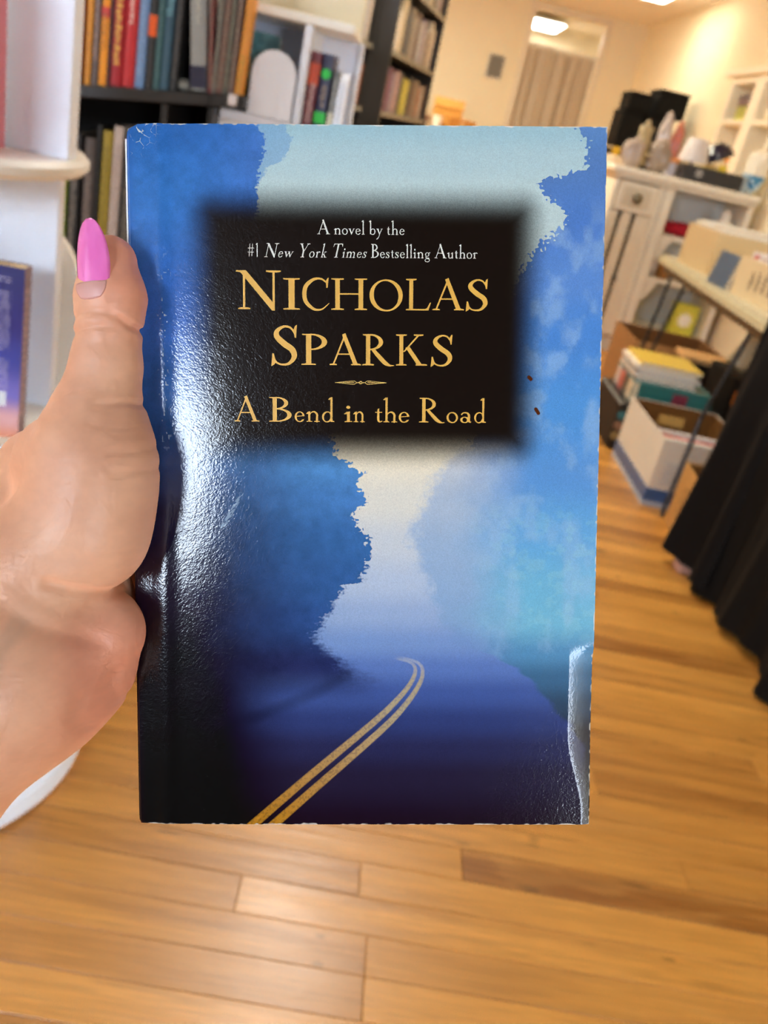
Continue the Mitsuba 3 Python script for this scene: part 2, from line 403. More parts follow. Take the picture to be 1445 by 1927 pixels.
    c = mix(c, lc((214, 214, 208)), rub * 0.8 * smoothstep(-3, -.5, -dr.abs(x - 71.9) + 74))
    nick = smoothstep(0.80, 0.9, noise(x * 1.5, y * 1.1, 21)) * smoothstep(2.2, .5, dr.abs(x - 9.5 - noise(y * .2) * 3)) * smoothstep(30, 60, y) * (1 - smoothstep(88, 100, y))
    c = mix(c, lc((170, 196, 220)), nick * .8)
    sc, _ = dist_line(x, y, [(27.5, 121.0), (33.5, 110.6)])
    c = mix(c, lc((130, 160, 190)), smoothstep(1.0, .3, sc) * .7 * smoothstep(.3, .6, noise(x * 3 + y * 2, y * 1.2, 2)))
    sp, _ = dist_line(x, y, [(121.7, 74.3), (122.3, 74.9)])
    s2, _ = dist_line(x, y, [(124.0, 84.0), (124.8, 85.2)])
    c = mix(c, lc((74, 40, 24)), smoothstep(.7, .4, dr.minimum(sp, s2)))
    c = dr.maximum(c * mi.Color3f(1.08, .96, .86) - 0.003, 0.0022)
    back = smoothstep(-2.5, -0.5, -x - 0.0)               # spine and back of the jacket
    return mix(c, pl(y, LFAR) * .8, back)


def art_bump(p, n, uv):
    x, y = uv.x, uv.y
    return noise(x * 4.2, y * 4.2, 1) * .9 + noise(x * 1.3, y * 1.3, 4) * .6 + noise(x * .12, y * .2, 2) * 1.2


scene['jacket_print'] = {'type': 'twosided', 'bsdf': {'type': 'bumpmap', 'arbitrary': proc(art_bump, 2e-4), 'scale': 0.000028,
                         'bsdf': {'type': 'principled', 'base_color': proc(art_fn), 'roughness': 0.15, 'specular': 0.55}}}


def ss(a, b, x):
    t = np.clip((x - a) / (b - a), 0, 1)
    return t * t * (3 - 2 * t)


def cover_z(x, y):
    """Height of the jacket over the board, x from the left and y from the top, millimetres."""
    # the sheet bellies near the hinge: it falls away towards the spine
    z = -1.9 * np.clip((34 - x) / 34, 0, 1) ** 2 * (0.55 + 0.6 * ss(40, 95, y) * (1 - ss(118, 150, y)))
    z += 0.5 * np.exp(-((x - 9) / 3.0) ** 2) * (1 - ss(100, 160, y) * .3)
    # the flap fold bends back at the lower right edge
    lift = ss(156, 164, y)
    w = 7.6 - 5.0 * ss(186, 213, y)
    z -= lift * (0.15 * np.clip(x - (BW - w), 0, 9) + .012 * np.clip(x - (BW - w), 0, 9) ** 2)
    z += 0.12 * np.sin(y / 23.0 + 1.0) * ss(BW - 14, BW, x)
    return z


bk = thing('novel', 'glossy blue hardback novel with a misty road on its jacket, held in the hand', 'book')
xs = np.unique(np.concatenate([np.linspace(0, 40, 61), np.linspace(40, 128, 45), np.linspace(128, BW, 53)]))
ys = np.linspace(0, BH, 181)
# outline of the sheet across the book: back cover, spine, front cover, fold round the fore-edge
path = [(BW, -BT), (BW / 2, -BT), (6, -BT), (1.5, -BT + .4), (-0.6, -BT + 3), (-1.5, -BT * .7), (-1.6, -BT / 2), (-1.2, -BT * .3), (-0.6, -3.0), (-0.25, -1.0 - 1.9 * .55)]
grid = []
for y in ys:
    row = [(-2.0 - 30 + k, py_, zz) for k, (py_, zz) in enumerate(path)]
    fr = [(x, x, cover_z(x, y)) for x in xs]
    tail = [(BW + .3, BW + .15, fr[-1][2] - .7), (BW + 1, BW + .1, -2.4), (BW + 2, BW - 1.5, -3.3), (BW + 3, BW - 25, -3.35)]
    grid.append([(u, px_, zz) for u, px_, zz in row + fr + tail])
grid = np.array(grid)
ny_, nx_ = grid.shape[:2]
gy = np.repeat(ys[:, None], nx_, 1)
# rounded corners on the hinge side
cr = 3.2
over = np.clip(cr - gy, 0, cr)
over2 = np.clip(gy - (BH - cr * .6), 0, cr)
grid[..., 1] += np.where(grid[..., 1] < cr, (cr - np.sqrt(np.maximum(cr ** 2 - over ** 2, 0))) * (1 - np.clip(grid[..., 1], 0, cr) / cr), 0)
grid[..., 1] += np.where(grid[..., 1] < cr, (cr - np.sqrt(np.maximum(cr ** 2 - over2 ** 2, 0))) * (1 - np.clip(grid[..., 1], 0, cr) / cr), 0)
V3 = np.stack([grid[..., 1] - BW / 2, BH / 2 - gy, grid[..., 2]], -1).reshape(-1, 3)
idx = np.arange(nx_ * ny_).reshape(ny_, nx_)
quads = np.stack([idx[:-1, :-1], idx[1:, :-1], idx[1:, 1:], idx[:-1, 1:]], -1).reshape(-1, 4)
jm = trimesh.Trimesh(V3, np.vstack([quads[:, [0, 1, 2]], quads[:, [0, 2, 3]]]), process=False)
put('dust_jacket', held(jm), 'jacket_print', parent=bk, smooth=True, uv=np.stack([grid[..., 0].ravel(), gy.ravel()], 1))
labels[bk + '__dust_jacket'] = {'label': 'glossy blue paper jacket with a dark title panel'}
hw, hh = BW / 2, BH / 2
boards = cat(box(-hw + 1.4, hw - .4, -hh + .4, hh - .4, -3.2, -2.35, .25), box(-hw + 1.4, hw - .4, -hh + .4, hh - .4, -BT + .4, -BT + 3, .3), box(-hw - .4, -hw + 1.2, -hh + .4, hh - .4, -BT + 2, -3.2, .3))
put('boards', held(boards), 'matte', (226, 224, 216), bk)
pages = box(-hw + 3, hw - 4.5, -hh + 4, hh - 4, -BT + 3.05, -3.45)
put('pages', held(pages), 'matte', (226, 214, 186), bk)
# the white paper edge that shows along the hinge
put('jacket_edge', held(box(-hw - .75, -hw - .1, 28, 104, -2.6, -1.7, .1)), 'matte', (232, 230, 224), bk)


# ---- lettering of the jacket: an old-style serif built from strokes, capitals one unit high
def sk(pts, n=8):
    """A stroke through (x, y, width) points."""
    p = spline(pts, n) if len(pts) > 2 else np.array(pts, float)
    d = np.gradient(p[:, :2], axis=0)
    nrm = np.stack([-d[:, 1], d[:, 0]], 1)
    nrm /= np.linalg.norm(nrm, axis=1, keepdims=True) + 1e-9
    h = p[:, 2:3] / 2
    parts = [Point(a[0], a[1]).buffer(a[2] / 2, 6) for a in p[1:-1]]
    for i in range(len(p) - 1):
        q = Polygon([p[i, :2] + nrm[i] * h[i], p[i + 1, :2] + nrm[i + 1] * h[i + 1], p[i + 1, :2] - nrm[i + 1] * h[i + 1], p[i, :2] - nrm[i] * h[i]])
        parts.append(q.buffer(0))
    return unary_union(parts)


def pg(*pts):
    return Polygon(pts)


def sf(x0, x1, y=0.0, up=True, t=.036):
    s = 1 if up else -1
    return Polygon([(x0, y), (x1, y), (x1, y + s * t), (x1 - (x1 - x0) * .28, y + s * t * 1.5), (x0 + (x1 - x0) * .28, y + s * t * 1.5), (x0, y + s * t)])


def stem(x, y0=0.0, y1=1.0, w=.125, b=.105, t=.105):
    r = [sbox(x - w / 2, y0, x + w / 2, y1)]
    if b:
        r.append(sf(x - w / 2 - b, x + w / 2 + b, y0))
    if t:
        r.append(sf(x - w / 2 - t, x + w / 2 + t, y1, False))
    return unary_union(r)


def ring(cx, cy, rx, ry, ts, tt, tilt=0):
    o = affinity.scale(Point(0, 0).buffer(1, 24), rx, ry)
    i = affinity.rotate(affinity.scale(Point(0, 0).buffer(1, 24), rx - ts, ry - tt), tilt)
    return affinity.translate(o.difference(i), cx, cy)


def flag(x, y, w=.09):
    return pg((x - w / 2, y), (x - w / 2, y - .10), (x - w / 2 - .085, y - .105), (x - w / 2 - .085, y - .08))


XH, AS, LW = .42, 1.0, .088


def lstem(x, h, w=LW, b=.07):
    r = [sbox(x - w / 2, 0, x + w / 2, h), flag(x, h, w), pg((x - w / 2, h - .02), (x + w / 2, h - .02), (x + w / 2, h + .02))]
    if b:
        r.append(sf(x - w / 2 - b, x + w / 2 + b, 0, True, .03))
    return unary_union(r)


def arch(x0, x1, w=LW):
    return unary_union([sk([(x0, .27, .03), (x0 + (x1 - x0) * .35, .395, .045), (x0 + (x1 - x0) * .72, .40, .07), (x1, .30, w), (x1, .15, w), (x1, 0, w)]), sf(x1 - w / 2 - .07, x1 + w / 2 + .07, 0, True, .03)])


def glyph(ch):
    U = unary_union
    if ch == 'I':
        return stem(.17), .34
    if ch == 'N':
        return U([sbox(.15, 0, .205, .97), sf(.03, .33, 0), pg((-.02, 1), (.20, 1), (.22, .93), (.06, .955), (-.02, .965)), pg((.05, 1), (.23, 1), (.93, .12), (.93, -.03), (.86, -.03)), sbox(.875, 0, .93, 1), sf(.72, 1.08, 1, False)]), 1.06
    if ch == 'C':
        return U([sk([(.84, .84, .05), (.64, .975, .055), (.40, .965, .09), (.15, .77, .13), (.085, .50, .14), (.15, .24, .13), (.40, .03, .085), (.66, .03, .05), (.90, .22, .022)]), pg((.80, .70), (.845, .70), (.88, 1.02), (.83, 1.0), (.79, .92))]), .90
    if ch == 'H':
        return U([stem(.17), stem(.80), sbox(.17, .485, .80, .53)]), .97
    if ch == 'O':
        return ring(.49, .49, .49, .52, .13, .052, 8), .98
    if ch == 'L':
        return U([stem(.17, b=.1), pg((.1, 0), (.72, 0), (.80, .25), (.765, .25), (.67, .075), (.60, .045), (.1, .045))]), .80
    if ch == 'A':
        return U([pg((.05, 0), (.105, 0), (.48, .98), (.42, .98)), pg((.36, 1.01), (.47, 1.06), (.88, 0), (.73, 0), (.41, .86)), sbox(.2, .345, .68, .39), sf(-.03, .20, 0), sf(.65, .97, 0)]), .95
    if ch == 'S':
        return U([sk([(.53, .80, .035), (.43, .95, .05), (.28, .985, .06), (.13, .88, .10), (.12, .73, .135), (.28, .55, .15), (.46, .40, .145), (.51, .22, .12), (.40, .05, .075), (.24, .015, .05), (.10, .08, .045), (.03, .25, .03)]),
                  pg((.52, .70), (.555, .70), (.575, 1.03), (.53, 1.0), (.49, .90)), pg((.01, .30), (.045, .30), (.10, .08), (.05, .01), (-.015, -.03))]), .60
    if ch == 'P':
        b = ring(.22, .74, .38, .265, .125, .05).intersection(sbox(.2, 0, 2, 2))
        return U([stem(.17, t=.09), b, sbox(.12, .955, .24, 1.0), sbox(.17, .475, .24, .52)]), .62
    if ch == 'R':
        b = ring(.22, .745, .38, .26, .125, .05).intersection(sbox(.2, 0, 2, 2))
        return U([stem(.17, t=.09), b, sbox(.12, .955, .24, 1.0), sbox(.17, .485, .3, .53), sk([(.30, .52, .10), (.47, .30, .125), (.66, .08, .125), (.80, .0, .06), (.92, .0, .02)])]), .88
    if ch == 'B':
        a = ring(.22, .755, .34, .25, .12, .05).intersection(sbox(.2, 0, 2, 2))
        b = ring(.22, .27, .44, .275, .13, .05).intersection(sbox(.2, 0, 2, 2))
        return U([stem(.17, t=.1, b=.1), a, b, sbox(.12, .955, .24, 1.0), sbox(.12, 0, .24, .045)]), .68
    if ch == 'K':
        return U([stem(.17), pg((.22, .44), (.28, .44), (.74, .97), (.67, .97)), sf(.56, .86, 1, False), pg((.30, .57), (.42, .62), (.84, .0), (.68, .0)), sf(.62, .98, 0)]), .97
    if ch == 'T':
        return U([stem(.40, t=0), sbox(.03, .95, .77, 1.0), pg((.0, .78), (.03, .78), (.10, .96), (.04, 1.0), (.02, 1.0)), pg((.80, .78), (.77, .78), (.70, .96), (.76, 1.0), (.78, 1.0))]), .80
    if ch == 'Y':
        return U([stem(.42, y1=.48, t=0), pg((.06, 1), (.20, 1), (.48, .46), (.40, .40)), pg((.72, 1), (.77, 1), (.48, .42), (.42, .46)), sf(-.02, .28, 1, False), sf(.60, .88, 1, False)]), .86
    if ch == 'n':
        return U([lstem(.13, XH), arch(.13, .44)]), .56
    if ch == 'h':
        return U([lstem(.13, AS), arch(.13, .44)]), .56
    if ch == 'm':
        return U([lstem(.13, XH), arch(.13, .42), arch(.42, .71)]), .83
    if ch == 'o':
        return ring(.235, .205, .225, .225, .082, .042, 12), .47
    if ch == 'v':
        return U([pg((.03, XH), (.13, XH), (.26, .08), (.215, -.02)), pg((.39, XH), (.43, XH), (.235, -.02), (.20, .04)), sf(-.02, .17, XH, False, .028), sf(.33, .48, XH, False, .028)]), .46
    if ch == 'w':
        v, _ = glyph('v')
        return U([v, affinity.translate(v, .30, 0)]), .76
    if ch == 'e':
        r = ring(.22, .205, .20, .22, .08, .04).difference(sbox(.22, .10, .5, .225))
        return U([r, pg((.07, .20), (.39, .235), (.40, .265), (.07, .235)), sk([(.22, .005, .04), (.32, .03, .04), (.40, .11, .02)])]), .44
    if ch == 'l':
        return lstem(.12, AS), .25
    if ch == 'i':
        return U([lstem(.12, XH), Point(.115, .60).buffer(.062)]), .25
    if ch == 'b':
        return U([sbox(.085, .03, .17, AS), flag(.128, AS), ring(.30, .205, .21, .225, .08, .042, -10)]), .54
    if ch == 'd':
        return U([sbox(.36, 0, .445, AS), flag(.402, AS), sf(.40, .52, 0, True, .03), ring(.23, .205, .21, .225, .08, .042, -10)]), .55
    if ch == 'a':
        return U([sk([(.06, .32, .05), (.13, .40, .045), (.26, .39, .07), (.32, .30, .082), (.32, .14, .082), (.345, .03, .06), (.41, .03, .02)]), ring(.175, .115, .155, .13, .08, .04, 15)]), .42
    if ch == 'u':
        return U([sbox(.09, .1, .09 + LW, XH), flag(.134, XH), sk([(.134, .16, LW), (.17, .04, .06), (.28, .02, .045), (.40, .12, .03)]), lstem(.43, XH, b=.05)]), .55
    if ch == 't':
        return U([sk([(.14, .55, .05), (.14, .3, .085), (.14, .1, .085), (.19, .015, .06), (.29, .05, .025)]), sbox(.02, XH - .035, .28, XH), pg((.10, XH), (.10, .47), (.17, .58), (.17, XH))]), .31
    if ch == 'r':
        return U([lstem(.13, XH), sk([(.15, .26, .03), (.22, .38, .045), (.30, .40, .07), (.345, .375, .075)])]), .37
    if ch == 'k':
        return U([lstem(.13, AS), pg((.15, .18), (.19, .18), (.39, .40), (.34, .40)), sf(.27, .46, XH, False, .028), pg((.19, .25), (.26, .28), (.46, 0), (.36, 0)), sf(.32, .53, 0, True, .03)]), .53
    if ch == 's':
        g, _ = glyph('S')
        return affinity.scale(g, .50, XH, origin=(0, 0)).buffer(.008), .33
    if ch == 'g':
        return U([ring(.21, .265, .17, .155, .07, .038), ring(.22, -.155, .21, .135, .05, .04), sk([(.12, .13, .05), (.09, .07, .06), (.16, .03, .06), (.32, .0, .06), (.40, -.10, .05)]), sk([(.32, .36, .04), (.40, .40, .05), (.45, .385, .06)])]), .47
    if ch == 'y':
        v, _ = glyph('v')
        return U([v, sk([(.24, .02, .05), (.17, -.16, .045), (.08, -.29, .05), (.01, -.30, .06)])]), .46
    if ch == '#':
        return U([sk([(.14, .05, .045), (.22, .95, .045)]), sk([(.36, .05, .045), (.44, .95, .045)]), sbox(.02, .33, .54, .37), sbox(.05, .62, .57, .66)]), .60
    if ch == '1':
        return U([sbox(.11, 0, .185, 1), pg((.11, 1), (.11, .9), (.03, .86), (.03, .885))]), .32
    raise KeyError(ch)


def line(text, italic=(), gap=.05, space=.30, big=None):
    """Outlines of a line in units of its capital height, and its width."""
    x, out = 0.0, []
    for i, ch in enumerate(text):
        if ch == ' ':
            x += space
            continue
        g, w = glyph(ch)
        if big and i not in big and ch.isupper():
            g, w = affinity.scale(g, .82, .82, origin=(0, 0)), w * .82
        if i in italic:
            g = affinity.skew(affinity.scale(g, .95, 1, origin=(0, 0)), 14, 0, origin=(0, 0))
        out.append(affinity.translate(g, x, 0))
        x += w + gap
    return unary_union(out), x - gap


def print_line(shape, x0, x1, base, height):
    """Sets the outline between x0 and x1 on a base line, cover millimetres from the top left corner; returns raised print."""
    b = shape.bounds
    s = affinity.translate(shape, -b[0], 0)
    s = affinity.scale(s, (x1 - x0) / (b[2] - b[0]), height, origin=(0, 0))
    s = affinity.translate(s, x0 - hw, hh - base).simplify(.008)
    return cat(*[move(extrude_polygon(g, .05, engine='earcut'), 0, 0, .012) for g in getattr(s, 'geoms', [s])])


def box_line(items, cap_base):
    """Letters set one by one: (character, x0, x1, base, height)."""
    return cat(*[print_line(glyph(ch)[0], a, b, base, h) for ch, a, b, base, h in items])


k_ = 0.0558          # mm per unit of the tracing below


def tr(x):
    return 30.0 + (x - 0) * k_ - 0.0


gold, pale = (212, 160, 64), (214, 210, 196)
X0, S = 30.35, 76.3 / 1375.0            # the letters were measured along the line from 30 to 1405
fx = lambda v: 32.4 + (v - 30) * S
name = [('N', 30, 275, 54.4, 11.6), ('I', 288, 378, 54.4, 9.35), ('C', 391, 540, 54.5, 9.5), ('H', 550, 745, 54.4, 9.4), ('O', 758, 940, 54.5, 9.2), ('L', 957, 1095, 54.4, 9.4), ('A', 1103, 1276, 54.3, 9.1), ('S', 1285, 1405, 54.4, 9.3)]
sur = [('S', 220, 362, 71.1, 11.8), ('P', 386, 527, 71.0, 9.4), ('A', 541, 713, 71.0, 9.1), ('R', 720, 895, 71.0, 9.4), ('K', 905, 1076, 71.0, 9.4), ('S', 1096, 1215, 71.1, 9.3)]
put('author_name', held(box_line([(c, fx(a), fx(b), y, h) for c, a, b, y, h in name + sur], 0)), 'satin', gold, bk)
labels[bk + '__author_name'] = {'label': 'two lines of gold capitals'}
ttl = [('A', 32, 168, 1), ('B', 220, 342, 1), ('e', 358, 412, 0), ('n', 420, 494, 0), ('d', 506, 573, 0), ('i', 626, 670, 0), ('n', 676, 738, 0), ('t', 794, 834, 0), ('h', 838, 914, 0), ('e', 922, 980, 0), ('R', 1033, 1172, 1), ('o', 1182, 1244, 0), ('a', 1256, 1318, 0), ('d', 1332, 1396, 0)]
ft = lambda v: 31.6 + (v - 32) * 77.1 / 1364
put('title', held(box_line([(c, ft(a), ft(b), 88.25, 7.5) for c, a, b, _ in ttl], 0)), 'satin', gold, bk)
labels[bk + '__title'] = {'label': 'gold title in mixed capitals and small letters'}
s1, _ = line('A novel by the', gap=.055, space=.26)
t2 = '#1 New York Times Bestselling Author'
s2, _ = line(t2, italic=set(range(3, 17)), gap=.06, space=.32)
put('tagline', held(cat(print_line(s1, 57.0, 83.3, 32.0, 4.15), print_line(s2, 36.0, 105.4, 38.85, 4.1))), 'satin', pale, bk)
labels[bk + '__tagline'] = {'label': 'two lines of small white lettering'}
orn = []
for s_ in (-1, 1):
    leafy = Polygon([(s_ * 1.0, 0), (s_ * 2.0, .62), (s_ * 3.0, .55), (s_ * 7.9, .05), (s_ * 7.9, -.05), (s_ * 3.0, -.55), (s_ * 2.0, -.62)]).buffer(0)
    orn += [leafy.difference(leafy.buffer(-.16)), sk([(s_ * 2.0, 0, .16), (s_ * 7.0, 0, .10)]), sk([(s_ * 2.2, .22, .10), (s_ * 4.4, .12, .08)]), Point(s_ * .72, 0).buffer(.2)]
orn.append(Point(0, 0).buffer(.52, 2).difference(Point(0, 0).buffer(.22)))
orn = affinity.translate(unary_union(orn), 70.25 - hw, hh - 76.25)
put('ornament', held(cat(*[move(extrude_polygon(g, .05, engine='earcut'), 0, 0, .012) for g in getattr(orn, 'geoms', [orn])])), 'satin', (206, 168, 84), bk)


# ------------------------------------------------------------------ the hand that holds it, same local millimetres
J = dict(tip=(-75.5, 66, 6, 7.8), pad=(-74.7, 55.3, 8.6, 9.8), ip=(-75.1, 46.8, 9.4, 9.0), px1=(-76.3, 35.3, 9, 9.9), mcp=(-79.0, 22.1, 9.1, 11.2),
         th1=(-79.6, 10.4, 11, 14.2), th2=(-80.0, -.5, 11.9, 16.2), th3=(-83.0, -13.1, 11.9, 16.7), th0=(-98.3, -25.7, 12.8, 18.8),
         heel=(-80.9, -44.3, 7.5, 14), heel2=(-87.9, -56.7, 4.4, 14), heel3=(-96, -64.9, 5, 14.4), wr=(-109.6, -54.1, 14, 28.0), fa=(-142.5, -92.3, 36.9, 32.4), fa2=(-186, -149, 74, 36), fa3=(-215, -190, 104, 38), fa4=(-284, -292, 172, 44),
         imcp=(-109.8, 3.0, -27, 13.4), mmcp=(-113.8, -11.1, -34, 15), rmcp=(-113.5, -30.3, -34, 14.4), lmcp=(-112.3, -46.8, -30, 13),
         i1=(-82.2, 9.7, -41.5, 9.8), i2=(-43.3, 6, -39.6, 9), i3=(-19.6, -.5, -38.3, 7.6), m1=(-83.1, -10, -42.0, 10.2), m2=(-37.5, -15.5, -40, 9.3), m3=(-11.8, -20.7, -38.5, 7.8),
         r1=(-84, -31.6, -41.5, 9.7), r2=(-43.2, -37.9, -39.6, 8.9), r3=(-19.4, -41.9, -38.2, 7.5), l1=(-86.1, -48.8, -39.8, 8.9), l2=(-56.6, -55.3, -38.5, 7.9), l3=(-38.6, -59.2, -37.3, 6.8),
         back=(-121, -27, -12, 19), web=(-94.3, 6.5, -6, 13.5), pl1=(-92, -40, -8, 15))
GROUPS = [(3.0, [('tip', 'pad'), ('pad', 'ip'), ('ip', 'px1'), ('px1', 'mcp')]), (9.0, [('mcp', 'th1'), ('th1', 'th2'), ('th2', 'th3'), ('th3', 'th0'), ('th0', 'wr')]),
          (7.0, [('heel', 'heel2'), ('heel2', 'heel3'), ('heel3', 'wr'), ('pl1', 'heel2')]), (10.0, [('wr', 'fa'), ('fa', 'fa2'), ('fa2', 'fa3'), ('fa3', 'fa4')]),
          (6.0, [('wr', 'imcp'), ('wr', 'mmcp'), ('wr', 'rmcp'), ('wr', 'lmcp'), ('wr', 'back'), ('back', 'mmcp'), ('web', 'imcp'), ('web', 'th1'), ('pl1', 'rmcp'), ('web', 'pl1')]),
          (4.0, [('imcp', 'i1'), ('i1', 'i2'), ('i2', 'i3')]), (4.0, [('mmcp', 'm1'), ('m1', 'm2'), ('m2', 'm3')]), (4.0, [('rmcp', 'r1'), ('r1', 'r2'), ('r2', 'r3')]), (4.0, [('lmcp', 'l1'), ('l1', 'l2'), ('l2', 'l3')])]
JOIN = [0, 6.0, 4.0, 10.0, 9.0, 3.0, 3.0, 3.0, 3.0]
CREASES = [([(-86, 48.0), (-80, 49.8), (-74.6, 50.1), (-71.3, 49.2)], .42, .8), ([(-86.2, 43.8), (-79.9, 45.2), (-74.6, 45.8), (-70.3, 45.7)], .42, .8), ([(-70.0, 48.2), (-66.7, 46), (-63, 45)], .9, .9),
           ([(-74.7, 23.5), (-67.8, 24.6), (-62, 23.3)], .5, .9), ([(-63.5, -25.2), (-68.3, -29.5), (-73.6, -31), (-79, -28.9), (-86.7, -25.4)], .9, 1.7), ([(-100, -28.6), (-91.2, -35.4), (-82, -40.7), (-75.9, -44.5)], .45, 2.2),
           ([(-74.3, -64.3), (-74.9, -58.1), (-73.4, -54.5)], .45, 1.6), ([(-80.6, -69.5), (-81.5, -62.9), (-80, -59)], .3, 1.6), ([(-60, 12.3), (-65.6, 10.6), (-70.9, 10.2)], .3, .8), ([(-59.6, 6.2), (-64.8, 4.8), (-69.4, 4.2)], .3, .8),
           ([(-66, 17.5), (-70, 17.2), (-76, 18.2)], .25, .8), ([(-91, 23.2), (-86.1, 27.3), (-81.5, 26.6), (-75.3, 28.2)], .35, 1.4), ([(-97, 14), (-90, 20), (-86, 21)], .3, 1.6)]


def smin(a, b, k):
    h = np.maximum(k - np.abs(a - b), 0) / k
    return np.minimum(a, b) - h * h * k * 0.25


def hand_sdf(p):
    total = None
    for (k, bones), kj in zip(GROUPS, JOIN):
        g = None
        for a, b in bones:
            A, B = np.array(J[a], float), np.array(J[b], float)
            d = B[:3] - A[:3]
            t = np.clip((p - A[:3]) @ d / (d @ d), 0, 1)
            q = np.linalg.norm(p - A[:3] - t[:, None] * d, axis=1) - (A[3] + (B[3] - A[3]) * t)
            g = q if g is None else smin(g, q, k)
        total = g if total is None else smin(total, g, kj)
    for pts, dep, wid in CREASES:
        best = np.full(len(p), 1e9)
        for a, b in zip(pts[:-1], pts[1:]):
            a, b = np.array(a), np.array(b)
            d = b - a
            t = np.clip((p[:, :2] - a) @ d / (d @ d), 0, 1)
            best = np.minimum(best, np.linalg.norm(p[:, :2] - a - t[:, None] * d, axis=1))
        total = total + 1.7 * dep * np.exp(-(best / wid) ** 2) * (p[:, 2] > -4)
    # the flesh gives way where it meets the book
    q = np.abs(p - np.array([0, 0, -15.4])) - np.array([73.7, 108.5, 15.0])
    bx = np.linalg.norm(np.maximum(q, 0), axis=1) + np.minimum(q.max(1), 0) - .4
    return -smin(-total, bx, 2.0)


def surface(fn, lo, hi, h, block=6):
    """Surface nets of fn = 0, evaluated only near the surface."""
    lo = np.array(lo, float)
    n = (np.ceil((np.array(hi) - lo) / (h * block)).astype(int))
    ax = [lo[i] + (np.arange(n[i]) + .5) * h * block for i in range(3)]
    C = np.stack(np.meshgrid(*ax, indexing='ij'), -1).reshape(-1, 3)
    c = fn(C).reshape(n)
    F = np.repeat(np.repeat(np.repeat(np.sign(c).astype(np.float32) * 9, block, 0), block, 1), block, 2)
    near = np.argwhere(np.abs(c) < h * block * 1.05 + 2.0)
    o = np.stack(np.meshgrid(*[np.arange(block)] * 3, indexing='ij'), -1).reshape(-1, 3)
    ids = (near[:, None] * block + o).reshape(-1, 3)
    for s in range(0, len(ids), 400000):
        q = ids[s:s + 400000]
        F[q[:, 0], q[:, 1], q[:, 2]] = fn(lo + (q + .5) * h)
    ins = F < 0
    cells = np.zeros(np.array(F.shape) - 1, np.uint8)
    for a, b, d in np.ndindex(2, 2, 2):
        cells += ins[a:F.shape[0] - 1 + a, b:F.shape[1] - 1 + b, d:F.shape[2] - 1 + d]
    cell = np.argwhere((cells > 0) & (cells < 8))
    index = np.full(cells.shape, -1, np.int32)
    index[tuple(cell.T)] = np.arange(len(cell))
    acc, cnt = np.zeros((len(cell), 3)), np.zeros((len(cell), 1))
    corners = [np.array(x) for x in np.ndindex(2, 2, 2)]
    for a in corners:
        for k in range(3):
            if a[k] == 0:
                b = a.copy()
                b[k] = 1
                va, vb = F[tuple((cell + a).T)], F[tuple((cell + b).T)]
                x = (va < 0) != (vb < 0)
                t = va / np.where(va == vb, 1, va - vb)
                acc += np.where(x[:, None], a + t[:, None] * (b - a), 0)
                cnt += x[:, None]
    v = lo + (cell + acc / cnt + .5) * h
    faces = []
    for k in range(3):
        i, j = (k + 1) % 3, (k + 2) % 3
        sl0, sl1 = [slice(None)] * 3, [slice(None)] * 3
        sl0[k], sl1[k] = slice(0, -1), slice(1, None)
        e = np.argwhere(ins[tuple(sl0)] != ins[tuple(sl1)])
        e = e[(e[:, i] > 0) & (e[:, j] > 0)]
        e = e[(e[:, i] < cells.shape[i]) & (e[:, j] < cells.shape[j])]
        u, w = np.zeros(3, int), np.zeros(3, int)
        u[i], w[j] = 1, 1
        qd = np.stack([index[tuple((e - s).T)] for s in (u * 0, u, u + w, w)], 1)
        flip = ~ins[tuple(e.T)]
        qd[flip] = qd[flip][:, ::-1]
        faces.append(qd[(qd >= 0).all(1)])
    f = np.vstack(faces)
    return trimesh.Trimesh(v, np.vstack([f[:, [0, 1, 2]], f[:, [0, 2, 3]]]), process=False)


hand = surface(hand_sdf, (-334, -342, -60), (4, 78, 222), 0.9)
# smooth normals from the field itself
trimesh.smoothing.filter_taubin(hand, iterations=4)


def skin_fn(p, n, uv):
    x, y = uv.x, uv.y
    m = fbm(x * .07, y * .07, 3)
    f = fbm(x * .5, y * .5, p.z * 300)
    c = mix(lc((208, 146, 114)), lc((232, 176, 140)), m)
    pink = smoothstep(34, 62, y) * smoothstep(-84, -68, x) * .6 + smoothstep(-30, -44, y) * smoothstep(-92, -76, x) * .55 + smoothstep(-62, -57, x) * .25
    c = mix(c, lc((226, 138, 110)), dr.clip(pink, 0, .75))
    vein, _ = dist_line(x + (m - .5) * 14, y, [(-92, -36), (-101, -52), (-108, -74), (-122, -96)])
    c = mix(c, lc((176, 142, 118)), smoothstep(4.5, 1.0, vein) * .4)
    return c * (0.95 + 0.1 * f)


def skin_bump(p, n, uv):
    q = p * 1000.0
    w = noise(q.x * .9, q.y * .9, q.z * .35) * .7 + noise(q.x * 2.1, q.y * 2.1, q.z * 2.1) * .35
    ripple = dr.sin(uv.y * 2.6 + fbm(uv.x * .3, uv.y * .3, 1) * 8) * .22 * fbm(uv.x * .12, uv.y * .12, 4)
    return w + ripple


scene['skin'] = {'type': 'twosided', 'bsdf': {'type': 'bumpmap', 'arbitrary': proc(skin_bump, 2e-4), 'scale': 0.00015,
                 'bsdf': {'type': 'principled', 'base_color': proc(skin_fn), 'roughness': 0.42, 'specular': 0.42, 'sheen': 0.15, 'flatness': 0.4}}}
pn = thing('person', 'left hand and forearm with a long pink thumbnail holding up the blue novel', 'person')
put('hand', held(hand), 'skin', parent=pn, smooth=True, uv=np.asarray(hand.vertices)[:, :2])


